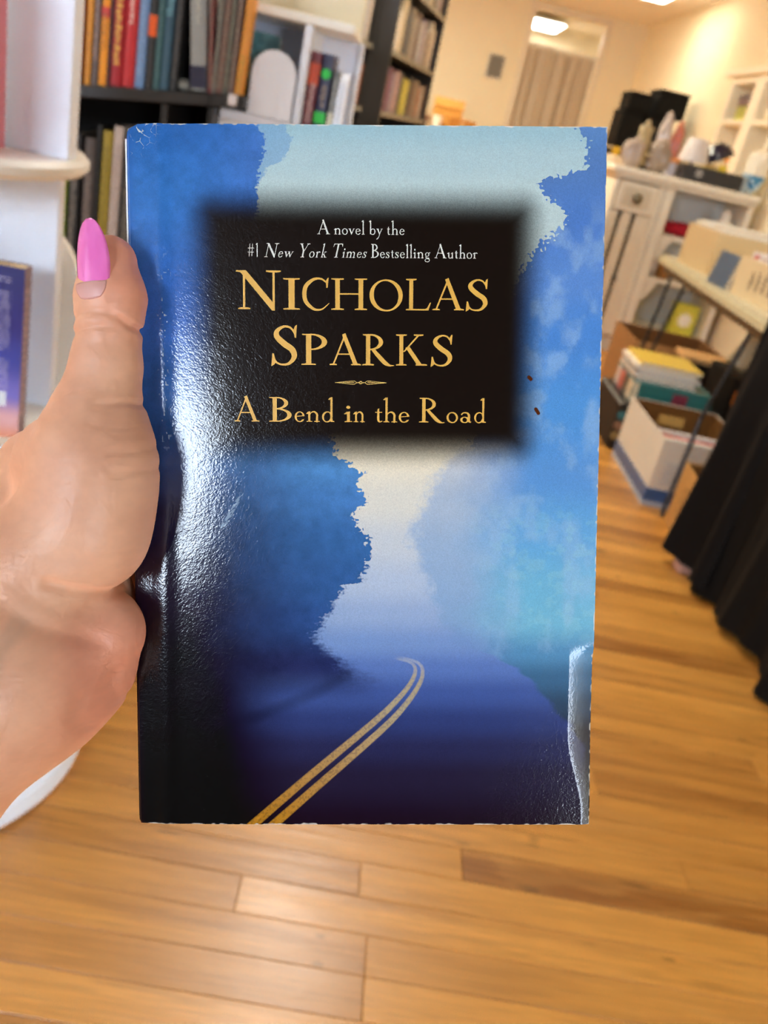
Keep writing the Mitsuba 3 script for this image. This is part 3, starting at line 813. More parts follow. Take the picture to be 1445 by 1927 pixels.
def nail_mesh(base, tip, up, half, thick, rc, b0=0.0, b1=1.0, almond=True, n=26, lift=0.0):
    base, tip, up = (np.array(a, float) for a in (base, tip, up))
    L = np.linalg.norm(tip - base)
    e1 = (tip - base) / L
    e0 = np.cross(e1, up)
    e0 /= np.linalg.norm(e0)
    e2 = np.cross(e0, e1)
    bs = np.linspace(b0, b1, n)
    As = np.linspace(-1, 1, 15)
    top, bot = [], []
    for b in bs:
        if almond:
            w = half * (0.90 + 0.14 * math.sin(min(b, .5) * math.pi)) * math.sqrt(max(1 - max((b - .22) / .79, 0) ** 2.3, .0015))
        else:
            w = half * math.sqrt(max(1 - max((b - .6) / .405, 0) ** 2, .002))
        for a in As:
            o = a * w
            drop = rc - math.sqrt(rc * rc - o * o)
            back = -0.10 * L * (1 - a * a) * (1 - min(1, max(0, (b - b0) * 5))) * .6
            P = base + e1 * (b * L + back) + e0 * o + e2 * (-drop + lift + 0.7 * math.sin(math.pi * min(max(b, 0), 1)))
            nn = (e2 * math.sqrt(rc * rc - o * o) + e0 * o) / rc
            top.append(P + nn * thick / 2)
            bot.append(P - nn * thick / 2)
    m = len(bs) * len(As)
    v = np.array(top + bot)
    g = np.arange(m).reshape(len(bs), len(As))
    q = np.stack([g[:-1, :-1], g[:-1, 1:], g[1:, 1:], g[1:, :-1]], -1).reshape(-1, 4)
    rim = np.concatenate([g[0, :], g[1:, -1], g[-1, ::-1][1:], g[::-1, 0][1:-1]])
    s = np.stack([rim, np.roll(rim, -1), np.roll(rim, -1) + m, rim + m], 1)
    f = np.vstack([q, q[:, ::-1] + m, s[:, ::-1]])
    me = trimesh.Trimesh(v, np.vstack([f[:, [0, 1, 2]], f[:, [0, 2, 3]]]), process=False)
    me.fix_normals()
    return me


def nail_fn(p, n, uv):
    return mix(lc((222, 96, 168)), lc((240, 128, 192)), fbm(uv.x * .3, uv.y * .12, 2))


scene['nail_gel'] = pr(proc(nail_fn), 0.22, 0.5, clearcoat=0.8, clearcoat_gloss=0.96)
NB, NT, NU = (-77.3, 55.6, 18.0), (-78.6, 76.4, 14.2), (-.34, .12, .94)
nm = nail_mesh(NB, NT, NU, 5.2, 1.0, 7.2)
put('thumbnail', held(nm), 'nail_gel', parent=pn, smooth=True, uv=np.asarray(nm.vertices)[:, :2])
labels[pn + '__thumbnail'] = {'label': 'long pointed thumbnail with glossy pink polish'}
# the bare strip under the polish lies on the skin
e1_ = np.array([NT[0] - NB[0], NT[1] - NB[1]])
e1_ /= np.linalg.norm(e1_)
e0_ = np.array([e1_[1], -e1_[0]])
go, gt = np.meshgrid(np.linspace(-1, 1, 17), np.linspace(0, 1, 9))
gw = 4.9 * np.sqrt(np.clip(1 - ((1 - gt) * .8) ** 2, .02, 1))
gxy = np.array(NB[:2]) + np.array([-.1, 0]) + (go * gw)[..., None] * e0_ + (-1.9 + gt * 4.6 - .5 * (1 - go ** 2) * (1 - gt))[..., None] * e1_
gp = np.concatenate([gxy.reshape(-1, 2), np.full((gxy[..., 0].size, 1), 26.0)], 1)
for _ in range(60):
    gp[:, 2] -= np.clip(hand_sdf(gp), -.5, 1.0) * .8
gtop, gbot = gp + [0, 0, .30], gp - [0, 0, .5]
gi = np.arange(153).reshape(9, 17)
gq = np.stack([gi[:-1, :-1], gi[:-1, 1:], gi[1:, 1:], gi[1:, :-1]], -1).reshape(-1, 4)
grim = np.concatenate([gi[0, :], gi[1:, -1], gi[-1, ::-1][1:], gi[::-1, 0][1:-1]])
gs = np.stack([grim, np.roll(grim, -1), np.roll(grim, -1) + 153, grim + 153], 1)
gf = np.vstack([gq, gq[:, ::-1] + 153, gs[:, ::-1]])
gm = trimesh.Trimesh(np.vstack([gtop, gbot]), np.vstack([gf[:, [0, 1, 2]], gf[:, [0, 2, 3]]]), process=False)
gm.fix_normals()
put('nail_base', held(gm), 'satin', (202, 146, 134), pn, smooth=True)
labels[pn + '__nail_base'] = {'label': 'bare grown-out strip of nail under the polish'}
for a, b in (('i2', 'i3'), ('m2', 'm3'), ('r2', 'r3'), ('l2', 'l3')):
    A, B = np.array(J[a][:3]), np.array(J[b][:3])
    d = (B - A) / np.linalg.norm(B - A)
    r = J[b][3]
    q = nail_mesh(B - d * 5 + np.array([0, 0, -r + .2]), B + d * 13 + np.array([0, 0, -r + 1.6]), (0, 0, -1), r * .62, .9, r * .95)
    put('fingernail', held(q), 'nail_gel', parent=pn, smooth=True, uv=np.asarray(q.vertices)[:, :2])
# ------------------------------------------------------------------ shop fittings and stock
def book(label, w, d, h, cover, at, rz=0.0, lean=0.0, page=(226, 214, 186), group=None, marks=None, name='book', spine=None, catg='book', band=None):
    """An upright book: thickness w along x, depth d behind its spine (which faces -y), height h; at = the spine's bottom middle."""
    key = thing(name, label, catg, group)
    r = min(w * .22, .006)
    o = Polygon([(-w / 2, d), (-w / 2, r), (-w / 2 + r * .4, r * .3), (0, 0), (w / 2 - r * .4, r * .3), (w / 2, r), (w / 2, d), (w / 2 - .002, d), (w / 2 - .002, .007), (-w / 2 + .002, .007), (-w / 2 + .002, d)])
    M4 = trimesh.transformations.translation_matrix(at) @ trimesh.transformations.rotation_matrix(math.radians(rz), (0, 0, 1)) @ trimesh.transformations.rotation_matrix(math.radians(lean), (0, 1, 0))

    def fix(m):
        m.apply_transform(M4)
        return m
    put('cover', fix(extrude_polygon(o, h, engine='earcut')), 'satin', cover, key)
    put('pages', fix(box(-w / 2 + .002, w / 2 - .002, .0072, d - .003, .003, h - .003)), 'matte', page, key)
    if spine is not None:
        put('spine_panel', fix(box(-w / 2 + .0005, w / 2 - .0005, -.0007, .003, spine[1] * h, spine[2] * h)), 'satin', spine[0], key)
    if band is not None:
        put('title_band', fix(box(-w / 2 + .0003, w / 2 - .0003, -.0009, .003, band[1] * h, band[2] * h)), 'satin', band[0], key)
    if marks is not None:
        col, a, b, seed, wid = marks[:5]
        q = random.Random(seed)
        ms, z = [], a * h
        while z < b * h:
            L = q.uniform(.006, .014)
            ms.append(turn(box(-wid * w / 2 * q.uniform(.6, 1), wid * w / 2 * q.uniform(.6, 1), -.0012, .002, z, z + L * .45), q.uniform(-30, 30), (0, 1, 0), (0, 0, z)))
            z += L * .8
        put('spine_print', fix(cat(*ms)), 'satin', col, key)
    return key


WHITE, CREAM = (240, 246, 255), (243, 238, 226)

# ---- white revolving display stand at the left edge
RS = thing('revolving_stand', 'white revolving book stand with round trays at the left edge, close to the viewer', 'display stand')
CX, CY = -0.67, 1.21
put('base', disc(CX, CY, 0, .03, .29, .012), 'satin', WHITE, RS)
for z0, rr in ((.33, .243), (.679, .243), (1.030, .243), (1.43, .243)):
    put('tray', disc(CX, CY, z0, z0 + .023, rr, .007), 'satin', CREAM, RS)
for z0, z1, th, rt in ((.03, .33, .022, .222), (.353, .679, .022, .222), (.702, 1.030, .022, .222), (1.053, 1.43, .033, .231)):
    put('panel', box(CX - rt, CX + rt, CY - .01, CY - .01 + th, z0, z1, .002), 'satin', WHITE, RS)
    put('panel', cat(box(CX - .011, CX + .011, CY - rt, CY - .0105, z0, z1, .002), box(CX - .011, CX + .011, CY - .0095 + th, CY + rt, z0, z1, .002)), 'satin', WHITE, RS)
for z0 in (.702, .353):
    arch_ = unary_union([sbox(-.1, 0, .1, .17), affinity.scale(Point(0, .17).buffer(1, 32), .1, .1)])
    for sx in (-1, 1):
        m = upright(arch_, 0, .014)
        put('retaining_fin', move(m, CX + sx * .139, CY + .034, z0), 'satin', CREAM, RS)

pb = thing('paperback', 'navy paperback standing back cover outward on the white stand at the left edge', 'book')
m4 = trimesh.transformations.translation_matrix([-.438, 1.062, .7055]) @ trimesh.transformations.rotation_matrix(math.radians(9), (0, 0, 1)) @ trimesh.transformations.rotation_matrix(math.radians(-4), (1, 0, 0))


def pbk_fn(p, n, uv):
    x, z = uv.x, uv.y * .845
    c = pl(z, [(0, (226, 150, 120)), (.022, (222, 170, 170)), (.05, (120, 110, 190)), (.09, (62, 66, 150)), (.13, (50, 42, 116)), (.19, (46, 44, 106))])
    rows = smoothstep(.3, .42, noise(x * 420, dr.floor(z * 260.0) * 3.7)) * smoothstep(.1, .5, dr.sin(z * 260.0 * 6.2832))
    blk = smoothstep(.098, .1, z) * smoothstep(.165, .163, z) + smoothstep(.055, .057, z) * smoothstep(.092, .09, z) + smoothstep(.172, .174, z) * smoothstep(.18, .178, z)
    c = mix(c, lc((196, 186, 214)), blk * rows * smoothstep(-.014, -.017, x) * .7)
    bar = smoothstep(.036, .037, z) * smoothstep(.054, .053, z) * smoothstep(-.016, -.017, x) * smoothstep(-.05, -.049, x)
    c = mix(c, lc((224, 228, 232)), bar)
    return c


scene['paperback_print'] = pr(proc(pbk_fn), .35, .5)
bm = box(-.11, 0, -.0012, 0, 0, .225)
uvb = np.stack([bm.vertices[:, 0], bm.vertices[:, 2]], 1)
bm.apply_transform(m4)
put('back_cover', bm, 'paperback_print', parent=pb, uv=uvb)
for nme, m, col in (('spine', box(-.0012, 0, .0001, .034, 0, .225), (118, 92, 104)), ('front_cover', box(-.11, 0, .0341, .0353, 0, .225), (60, 50, 110)), ('pages', box(-.109, -.0014, .0002, .034, .001, .224), (222, 196, 146))):
    m.apply_transform(m4)
    put(nme, m, 'matte' if nme == 'pages' else 'satin', col, pb)
sp_ = cat(*[box(-.0005, .0006, .008, .02, z, z + .006) for z in np.arange(.03, .20, .0095)])
sp_.apply_transform(m4)
put('spine_print', sp_, 'satin', (170, 138, 140), pb)
book('red book at the far left edge on the upper tray of the white stand', .028, .15, .21, (214, 120, 128), (-.530, 1.035, 1.0535), name='red_book')

# ---- black shelf case with a sloping shelf behind the stand
BC = thing('black_case', 'low black shelf case with a slightly sloping shelf, behind the white stand', 'bookcase')
BLK, DK = (9, 9, 9), (18, 16, 15)
slope = .146


def zs(x):
    return 1.113 + slope * (x + .703)


def slanted(x0, x1, y0, y1, th, dz):
    m = box(x0, x1, y0, y1, -th, 0, .002)
    v = m.vertices
    v[:, 2] += zs(v[:, 0]) + dz
    return m


put('back_panel', box(-1.06, -.445, 2.29, 2.31, .0, 1.62), 'matte', (6, 6, 6), BC)
put('shelf', slanted(-1.06, -.4405, 2.0, 2.289, .024, 0), 'satin', (34, 31, 30), BC)
put('shelf', box(-1.06, -.4405, 2.0, 2.289, .655, .68, .002), 'satin', DK, BC)
put('divider', box(-.54, -.526, 2.005, 2.289, .681, zs(-.54) - .026), 'satin', (34, 31, 30), BC)
put('side', box(-1.08, -1.061, 2.0, 2.31, 0, 1.62), 'satin', DK, BC)
put('side', box(-.4402, -.428, 2.0, 2.31, 0, 1.125), 'satin', BLK, BC)
put('top', box(-1.08, -.445, 2.0, 2.31, 1.621, 1.645), 'satin', DK, BC)
G1 = 'books on the sloping black shelf'
up = [(-.742, .014, (206, 140, 44), .235, None, 'ochre book leftmost on the sloping black shelf'), (-.7045, .0125, (214, 142, 34), .24, ((190, 120, 30), .05, .4, 3, .4), 'orange book second from the left on the black shelf'),
      (-.6895, .0125, (96, 84, 82), .25, ((170, 140, 130), .2, .7, 5, .5), 'grey-brown book between two orange books on the black shelf'),
      (-.6725, .0165, (238, 152, 16), .232, ((150, 92, 20), .3, .6, 4, .3), 'bright orange book with a red top on the black shelf'),
      (-.6605, .006, (70, 30, 36), .23, None, 'thin maroon book beside the red books on the black shelf'),
      (-.6445, .0235, (166, 22, 34), .262, ((236, 190, 84), .16, .75, 11, .55), 'crimson book with yellow spine marks on the black shelf'),
      (-.6185, .0255, (196, 36, 40), .262, ((240, 214, 206), .46, .8, 12, .35), 'red book with small white spine marks on the black shelf'),
      (-.5945, .020, (112, 148, 196), .268, ((160, 186, 220), .1, .9, 8, .25), 'pale blue book on the black shelf'),
      (-.5745, .0165, (40, 36, 34), .25, None, 'black book with an orange label on the black shelf'),
      (-.5585, .0135, (52, 92, 96), .255, ((90, 126, 128), .1, .8, 9, .3), 'dull teal book on the black shelf'),
      (-.5415, .0185, (48, 84, 104), .255, ((110, 160, 175), .55, .7, 10, .8), 'dark blue-green book on the black shelf'),
      (-.522, .0145, (38, 38, 38), .25, ((86, 84, 82), .1, .8, 13, .4), 'charcoal book next to the gap on the black shelf')]
for x, w, col, h, mk, lab in up:
    bd = None
    if 'red top' in lab:
        bd = ((200, 40, 30), .56, .64)
    if 'orange label' in lab:
        bd = ((236, 100, 40), .40, .56)
    book(lab, w, .2, h, col, (x, 2.012, zs(x + w / 2) + .0005), group=G1, marks=mk, band=bd)
book('grey book leaning left with a dark blue foot on the black shelf', .034, .2, .25, (150, 152, 150), (-.468, 2.012, zs(-.45) + .002), lean=-6.5, group=G1, band=((36, 36, 62), .02, .19), marks=((190, 190, 180), .5, .95, 31, .3), page=(210, 208, 190))
rest = [(-.443, .008, (118, 44, 40), .245, -5, 'thin dark red book leaning on the grey one on the black shelf'), (-.4365, .011, (96, 92, 84), .25, 0, 'grey book right of the leaning books on the black shelf'),
        (-.4240, .012, (112, 72, 60), .25, 0, 'brown book near the right end of the black shelf'), (-.4120, .011, (84, 86, 72), .25, 0, 'olive-grey book near the right end of the black shelf'),
        (-.3995, .012, (104, 76, 66), .255, 0, 'dull brown book beside the last orange book on the black shelf')]
ZR = zs(-.44)
put('shelf', slanted(-.4398, -.366, 2.0, 2.0495, .024, 0), 'satin', (34, 31, 30), BC)
for x, w, col, h, ln, lab in rest:
    book(lab, w, .19 if x < -.452 else .034, h, col, (x, 2.012, zs(x + w / 2) + .001), lean=ln, group=G1, marks=((150, 140, 120), .05, .7, int(-x * 1000), .4))
book('orange-yellow book last on the right of the black shelf', .0165, .034, .255, (224, 148, 50), (-.3835, 2.012, zs(-.373) + .001), lean=1.2, group=G1, marks=((190, 150, 60), .02, .3, 3, .6))
sm = thing('shelf_sign', 'small white price clip at the right end of the black shelf', 'clip')
put('clip', box(-.398, -.380, 1.985, 1.9995, 1.139, 1.161, .003), 'satin', (226, 220, 222), sm)
fb = thing('flat_box', 'small grey box lying in the gap on the black shelf', 'box')
put('body', box(-.512, -.492, 2.02, 2.15, zs(-.492) + .001, zs(-.492) + .024, .002), 'matte', (96, 98, 94), fb)
put('band', box(-.5125, -.4915, 2.019, 2.03, zs(-.492) + .006, zs(-.492) + .018, .001), 'matte', (140, 140, 134), fb)
G2 = 'large books on the lower black shelf'
lo = [(-.748, .014, (170, 200, 30), .30, None, 'lime green book on the lower black shelf beside the white stand'), (-.722, .026, (24, 22, 22), .335, ((120, 110, 100), .1, .8, 14, .5), 'black book on the lower shelf beside the lime one'),
      (-.6905, .025, (78, 68, 64), .33, ((128, 112, 104), .25, .75, 15, .5), 'grey-brown tall book with pale lettering on the lower black shelf'), (-.671, .010, (16, 15, 15), .36, None, 'thin black book on the lower shelf'),
      (-.6535, .0205, (158, 138, 44), .352, ((130, 112, 40), .1, .9, 16, .4), 'olive yellow tall book on the lower black shelf'), (-.6305, .0205, (196, 180, 172), .366, ((160, 140, 130), .1, .9, 17, .3), 'pinkish white tall book on the lower black shelf'),
      (-.6015, .029, (54, 50, 46), .352, ((120, 114, 104), .3, .85, 18, .5), 'dark grey tall book with pale lettering on the lower black shelf'), (-.569, .028, (70, 140, 142), .356, None, 'teal tall book on the lower black shelf just behind the novel')]
for x, w, col, h, mk, lab in lo:
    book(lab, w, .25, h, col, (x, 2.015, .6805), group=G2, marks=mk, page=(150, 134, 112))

# ---- white cube shelf with arched fins
WS = thing('white_shelf', 'white cube shelf with arched retaining fins right of the black case', 'bookshelf')
put('top', box(-.443, -.165, 2.05, 2.32, 1.325, 1.343, .002), 'satin', (240, 234, 218), WS)
put('bottom', box(-.425, -.165, 2.05, 2.30, 1.11, 1.13, .002), 'satin', (234, 238, 246), WS)
put('back_panel', box(-.425, -.165, 2.301, 2.315, 0, 1.324), 'satin', (232, 238, 252), WS)
put('divider', box(-.268, -.251, 2.052, 2.30, 1.131, 1.324, .002), 'satin', WHITE, WS)
put('side', box(-.427, -.4255, 2.06, 2.30, 0, 1.324), 'satin', WHITE, WS)
put('side', box(-.1645, -.154, 2.28, 2.316, 0, 1.324, .002), 'satin', WHITE, WS)
put('upper_panel', box(-.443, -.165, 2.26, 2.28, 1.344, 1.6, .002), 'satin', (226, 208, 166), WS)
put('support', cat(box(-.425, -.165, 2.06, 2.075, 0, 1.109), ), 'satin', (230, 228, 226), WS)
ar = unary_union([sbox(-.047, 0, .047, .085), affinity.scale(Point(0, .085).buffer(1, 32), .047, .047)])
put('retaining_fin', move(upright(ar, 0, .012), -.317, 2.035, 1.131), 'satin', (236, 238, 244), WS)
for dx in (0, .010):
    f = unary_union([sbox(0, 0, .05, .07), affinity.scale(Point(0.0, .07).buffer(1, 32), .05, .05).intersection(sbox(0, 0, 1, 1))])
    m = turn(upright(f, 0, .0085), -90)
    put('retaining_fin', move(m, -.181 + dx, 2.13, 1.131), 'satin', WHITE, WS)
tb = thing('face_out_book', 'teal book standing face out behind the arched fin of the white shelf', 'book')


def teal_fn(p, n, uv):
    k = fbm(uv.x * 30, uv.y * 30, 2)
    c = mix(lc((30, 66, 72)), lc((96, 146, 150)), smoothstep(.35, .7, k))
    sw, _ = dist_line(uv.x, uv.y, [(.02, .13), (.05, .10), (.06, .06)])
    c = mix(c, lc((130, 180, 184)), smoothstep(.008, .002, sw) * .6)
    return mix(c, lc((190, 206, 200)), smoothstep(.62, .7, noise(uv.x * 130, uv.y * 130)) * smoothstep(.06, .07, uv.y) * smoothstep(.115, .1, uv.y) * .8)


scene['teal_print'] = pr(proc(teal_fn), .3, .5)
m = box(-.416, -.322, 2.10, 2.103, 1.1315, 1.292)
put('front_cover', m, 'teal_print', parent=tb, uv=np.stack([m.vertices[:, 0] + .413, m.vertices[:, 2] - 1.131], 1))
put('pages', box(-.415, -.323, 2.1035, 2.12, 1.1325, 1.291), 'matte', (214, 206, 184), tb)
G3 = 'books in the right cell of the white shelf'
for x, w, col, h, mk, bd, lab in ((-.2375, .022, (110, 26, 30), .148, ((210, 170, 160), .05, .55, 21, .5), ((200, 74, 26), .55, .85), 'dark red book with an orange band in the white shelf'),
                                  (-.2115, .025, (42, 40, 74), .148, ((150, 130, 110), .3, .6, 22, .5), ((40, 190, 60), .06, .22), 'navy book with green stickers in the white shelf'),
                                  (-.1885, .012, (96, 98, 96), .12, ((180, 178, 170), .2, .9, 23, .5), ((214, 210, 180), .02, .3), 'thin grey book beside the curved fin in the white shelf')):
    kb = book(lab, w, .10, h, col, (x, 2.08, 1.1315), group=G3, marks=mk, band=bd)
    if 'navy' in lab:
        put('sticker', cyl([x, 2.0795, 1.1315 + h * .74], [x, 2.0785, 1.1315 + h * .74], .0105, 20), 'satin', (40, 200, 70), kb)

# ---- tall black bookcase along the left, running away from the viewer
DIRV, FR = np.array([.17, .985]), (.17, .985)
TILT = -math.degrees(math.atan2(.17, .985))
TC = thing('tall_bookcase', 'tall black bookcase full of books running away along the left side', 'bookcase')


def along(mesh, s, x0=-.36, y0=3.2):
    """From case coordinates (x = towards the room, y = along the case from its near end) to the room."""
    turn(mesh, TILT)
    return move(mesh, x0, y0, 0)


def case(y0, y1, proud, shelves):
    for z in shelves:
        put('shelf', along(box(-.28 + proud, proud - .002, y0 + .022, y1 - .022, z - .022, z, .002), 0), 'satin', (38, 35, 32), TC)
        put('shelf_edge', along(box(proud - .0018, proud, y0 + .022, y1 - .022, z - .02, z - .002), 0), 'satin', (150, 140, 118), TC)
    put('back_panel', along(box(-.30 + proud, -.281 + proud, y0, y1, 0, 2.3), 0), 'matte', (18, 17, 16), TC)
    put('upright', along(box(-.2805 + proud, proud, y0, y0 + .021, 0, 2.3, .002), 0), 'satin', (46, 42, 36), TC)
    put('upright', along(box(-.2805 + proud, proud, y1 - .021, y1, 0, 2.3, .002), 0), 'satin', (46, 42, 36), TC)


ZSH = [.62, .98, 1.19, 1.425, 1.68, 1.93]
case(0, .77, 0, ZSH)
case(.775, 1.95, .075, ZSH)
PAL = {'beige': (206, 190, 164), 'cream': (216, 200, 176), 'tan': (188, 170, 150), 'brown': (120, 84, 64), 'dark brown': (96, 70, 58), 'charcoal': (60, 56, 56), 'dusty pink': (176, 138, 128), 'pale grey': (178, 168, 156), 'slate': (80, 84, 88), 'ochre': (206, 148, 76),
       'khaki': (140, 120, 96), 'ivory': (226, 214, 190), 'mauve': (128, 70, 84), 'lilac grey': (150, 128, 136), 'yellow': (190, 172, 50), 'sand': (200, 178, 140), 'mushroom': (160, 146, 132), 'rust': (150, 88, 56), 'black': (34, 32, 32), 'silver': (186, 182, 176), 'lemon': (206, 190, 80), 'plum': (110, 60, 80)}
q = random.Random(5)


def fill(y0, y1, proud, z, hs, names, where, wr):
    """One book of every named look along a shelf, nearest first."""
    y = y0
    for i, nm_ in enumerate(names):
        w = q.uniform(*wr)
        if y + w > y1:
            return
        col = PAL[nm_]
        h = q.uniform(*hs)
        a = math.radians(TILT)
        px_, py_ = proud - .012, y + w / 2
        c0 = (-.36 + px_ * math.cos(a) - py_ * math.sin(a), 3.2 + px_ * math.sin(a) + py_ * math.cos(a))
        book(f'{nm_} book on the {where} of the tall black bookcase', w * .94, .17, h, col, (c0[0], c0[1], z + .0005), rz=TILT + 90, group='books in the tall black bookcase', marks=(tuple(min(255, c + 40) for c in col), .15, .8, i + int(z * 100), .4) if i % 2 else None, name='shelved_book')
        y += w


fill(.25, .74, 0, 1.68, (.17, .2), ['beige', 'pale grey', 'ivory', 'cream', 'tan', 'sand', 'silver', 'khaki'], 'top shelf, near section,', (.045, .07))
fill(.25, .74, 0, 1.425, (.185, .205), ['ivory', 'cream', 'mushroom', 'beige', 'sand', 'dusty pink', 'silver', 'tan', 'khaki'], 'upper shelf, near section,', (.045, .07))
fill(.25, .74, 0, 1.19, (.14, .185), ['dark brown', 'brown', 'ochre', 'khaki', 'charcoal', 'slate', 'dusty pink', 'mushroom', 'rust', 'tan'], 'lower shelf, near section,', (.04, .06))
fill(.81, 1.90, .075, 1.93, (.17, .2), ['charcoal', 'pale grey', 'tan', 'silver', 'slate', 'khaki', 'beige', 'black', 'cream', 'brown', 'sand', 'mushroom', 'ivory', 'lilac grey'], 'top shelf, far section,', (.06, .085))
fill(.81, 1.90, .075, 1.68, (.15, .2), ['silver', 'beige', 'cream', 'khaki', 'charcoal', 'tan', 'ivory', 'dusty pink', 'slate', 'pale grey', 'sand', 'black', 'mushroom', 'lilac grey', 'brown'], 'upper shelf, far section,', (.06, .085))
fill(.81, 1.90, .075, 1.425, (.14, .205), ['ivory', 'cream', 'sand', 'charcoal', 'slate', 'khaki', 'mushroom', 'dark brown', 'silver', 'lilac grey', 'pale grey', 'brown', 'beige', 'tan', 'dusty pink'], 'middle shelf, far section,', (.06, .085))
fill(.81, 1.90, .075, 1.19, (.14, .18), ['mauve', 'plum', 'lilac grey', 'dusty pink', 'charcoal', 'yellow', 'lemon', 'black', 'brown', 'khaki', 'rust', 'tan', 'dark brown', 'slate', 'ochre'], 'lower shelf, far section,', (.07, .09))

rb = thing('red_bag', 'crimson cloth bag on the lowest visible shelf of the tall black bookcase', 'bag')
m = bag(0, 0, 0, .10, .15, .14, 3, .6, .2)
put('bag', along(move(m, -.07, 1.01, .9805), 0), 'matte', (150, 30, 46), rb, smooth=True)
put('tag', along(move(trimesh.creation.icosphere(2, .022), .06, .87, 1.10), 0), 'satin', (180, 140, 130), rb)

# ---- the back of the shop
wc = thing('wood_cabinet', 'dark brown wooden cabinet against the back wall', 'cabinet')
put('body', box(-.75, .12, 10.5, 11.0, 0, 1.175, .01), 'satin', (74, 44, 16), wc)
put('top', box(-.78, .15, 10.46, 11.02, 1.176, 1.245, .008), 'satin', (110, 70, 28), wc)
put('door', box(-.72, -.33, 10.485, 10.499, .1, 1.1, .004), 'satin', (84, 52, 22), wc)
put('door', box(-.30, .09, 10.485, 10.499, .1, 1.1, .004), 'satin', (84, 52, 22), wc)
sb_ = thing('brown_box', 'small brown box on top of the wooden cabinet by the back wall', 'box')
put('body', box(-.12, .02, 10.6, 10.8, 1.2455, 1.36, .006), 'matte', (158, 100, 50), sb_)
put('lid', box(-.125, .025, 10.595, 10.805, 1.3605, 1.39, .006), 'matte', (140, 86, 42), sb_)
dk = thing('desk', 'brown wooden desk under the cardboard boxes by the back wall', 'desk')
put('top', box(.16, .9, 10.4, 11.0, 1.02, 1.06, .006), 'satin', (120, 76, 34), dk)
for x, y in ((.19, 10.44), (.87, 10.44), (.19, 10.96), (.87, 10.96)):
    put('leg', box(x - .025, x + .025, y - .025, y + .025, 0, 1.019), 'satin', (100, 62, 28), dk)
c1 = thing('cardboard_box', 'tan cardboard box on the desk by the back wall', 'box')
put('body', box(.17, .50, 10.6, 10.95, 1.0605, 1.45, .008), 'matte', (206, 150, 74), c1)
put('flap', box(.165, .505, 10.585, 10.599, 1.36, 1.45, .003), 'matte', (222, 170, 92), c1)
c2 = thing('cardboard_box', 'smaller brown cardboard box right of the tan one by the back wall', 'box')
put('body', box(.37, .66, 10.42, 10.58, 1.0605, 1.275, .008), 'matte', (176, 116, 52), c2)
put('tape', box(.49, .54, 10.415, 10.4195, 1.09, 1.25, .001), 'satin', (196, 150, 90), c2)
cp = thing('white_cup', 'white paper cup in front of the tan cardboard box', 'cup')
put('cup', lathe([[0, 0], [.045, 0], [.06, .2], [.055, .2], [.042, .01], [0, .01]], 32, (.235, 10.5, 1.0605)), 'satin', (244, 240, 224), cp)
vp = thing('wall_vent', 'grey vent panel on the back wall left of the curtain', 'vent')
put('frame', box(.725, .935, 11.975, 12.0, 1.815, 2.085, .006), 'satin', (206, 202, 190), vp)
put('grille', box(.745, .915, 11.965, 11.9745, 1.835, 2.065, .003), 'matte', (124, 120, 112), vp)
for z in np.arange(1.85, 2.06, .026):
    put('slat', turn(box(.75, .91, 11.956, 11.9645, z, z + .014), 0), 'matte', (134, 130, 122), vp)
cu = thing('curtain', 'grey-brown pleated curtain hanging in the back doorway', 'curtain')
xs_ = np.linspace(DX0 + .01, DX1 - .01, 221)
zz_ = np.linspace(.04, 2.27, 24)
cv = []
for z in zz_:
    for x in xs_:
        u = (x - DX0) * 2 * math.pi
        y = .045 * math.sin(u * 6 + 1.2 * math.sin(u * 1.7) + .25 * z) + .022 * math.sin(u * 13 + 1 + .5 * z)
        cv.append([x, 12.06 + y * (1.0 - .25 * z / 2.3), z])
cv = np.array(cv)
nx2 = len(xs_)
ix = np.arange(len(cv)).reshape(len(zz_), nx2)
qd = np.stack([ix[:-1, :-1], ix[:-1, 1:], ix[1:, 1:], ix[1:, :-1]], -1).reshape(-1, 4)
back_ = cv + np.array([0, .004, 0])
fc = np.vstack([qd, qd[:, ::-1] + len(cv)])
put('cloth', trimesh.Trimesh(np.vstack([cv, back_]), np.vstack([fc[:, [0, 1, 2]], fc[:, [0, 2, 3]]]), process=False), 'matte', (204, 192, 174), cu, smooth=True)
put('rail', cyl([DX0 + .002, 12.06, 2.29], [DX1 - .002, 12.06, 2.29], .016), 'satin', (226, 222, 210), cu)

# ---- black storage cubes in the far right corner
G4 = 'black storage boxes stacked in the far right corner'


def cube(x0, x1, z0, z1, label, y0=8.8, d=.42):
    k = thing('storage_box', label, 'storage box', G4)
    put('body', box(x0, x1, y0, y0 + d, z0, z1, .006), 'matte', (7, 7, 6), k)
    put('lid', box(x0 - .004, x1 + .004, y0 - .006, y0 + d + .004, z1 + .0005, z1 + .02, .003), 'matte', (11, 10, 9), k)
    put('drawer_front', box(x0 + .02, x1 - .02, y0 - .008, y0 - .0005, z0 + .03, z1 - .03, .003), 'matte', (9, 9, 8), k)
    return k


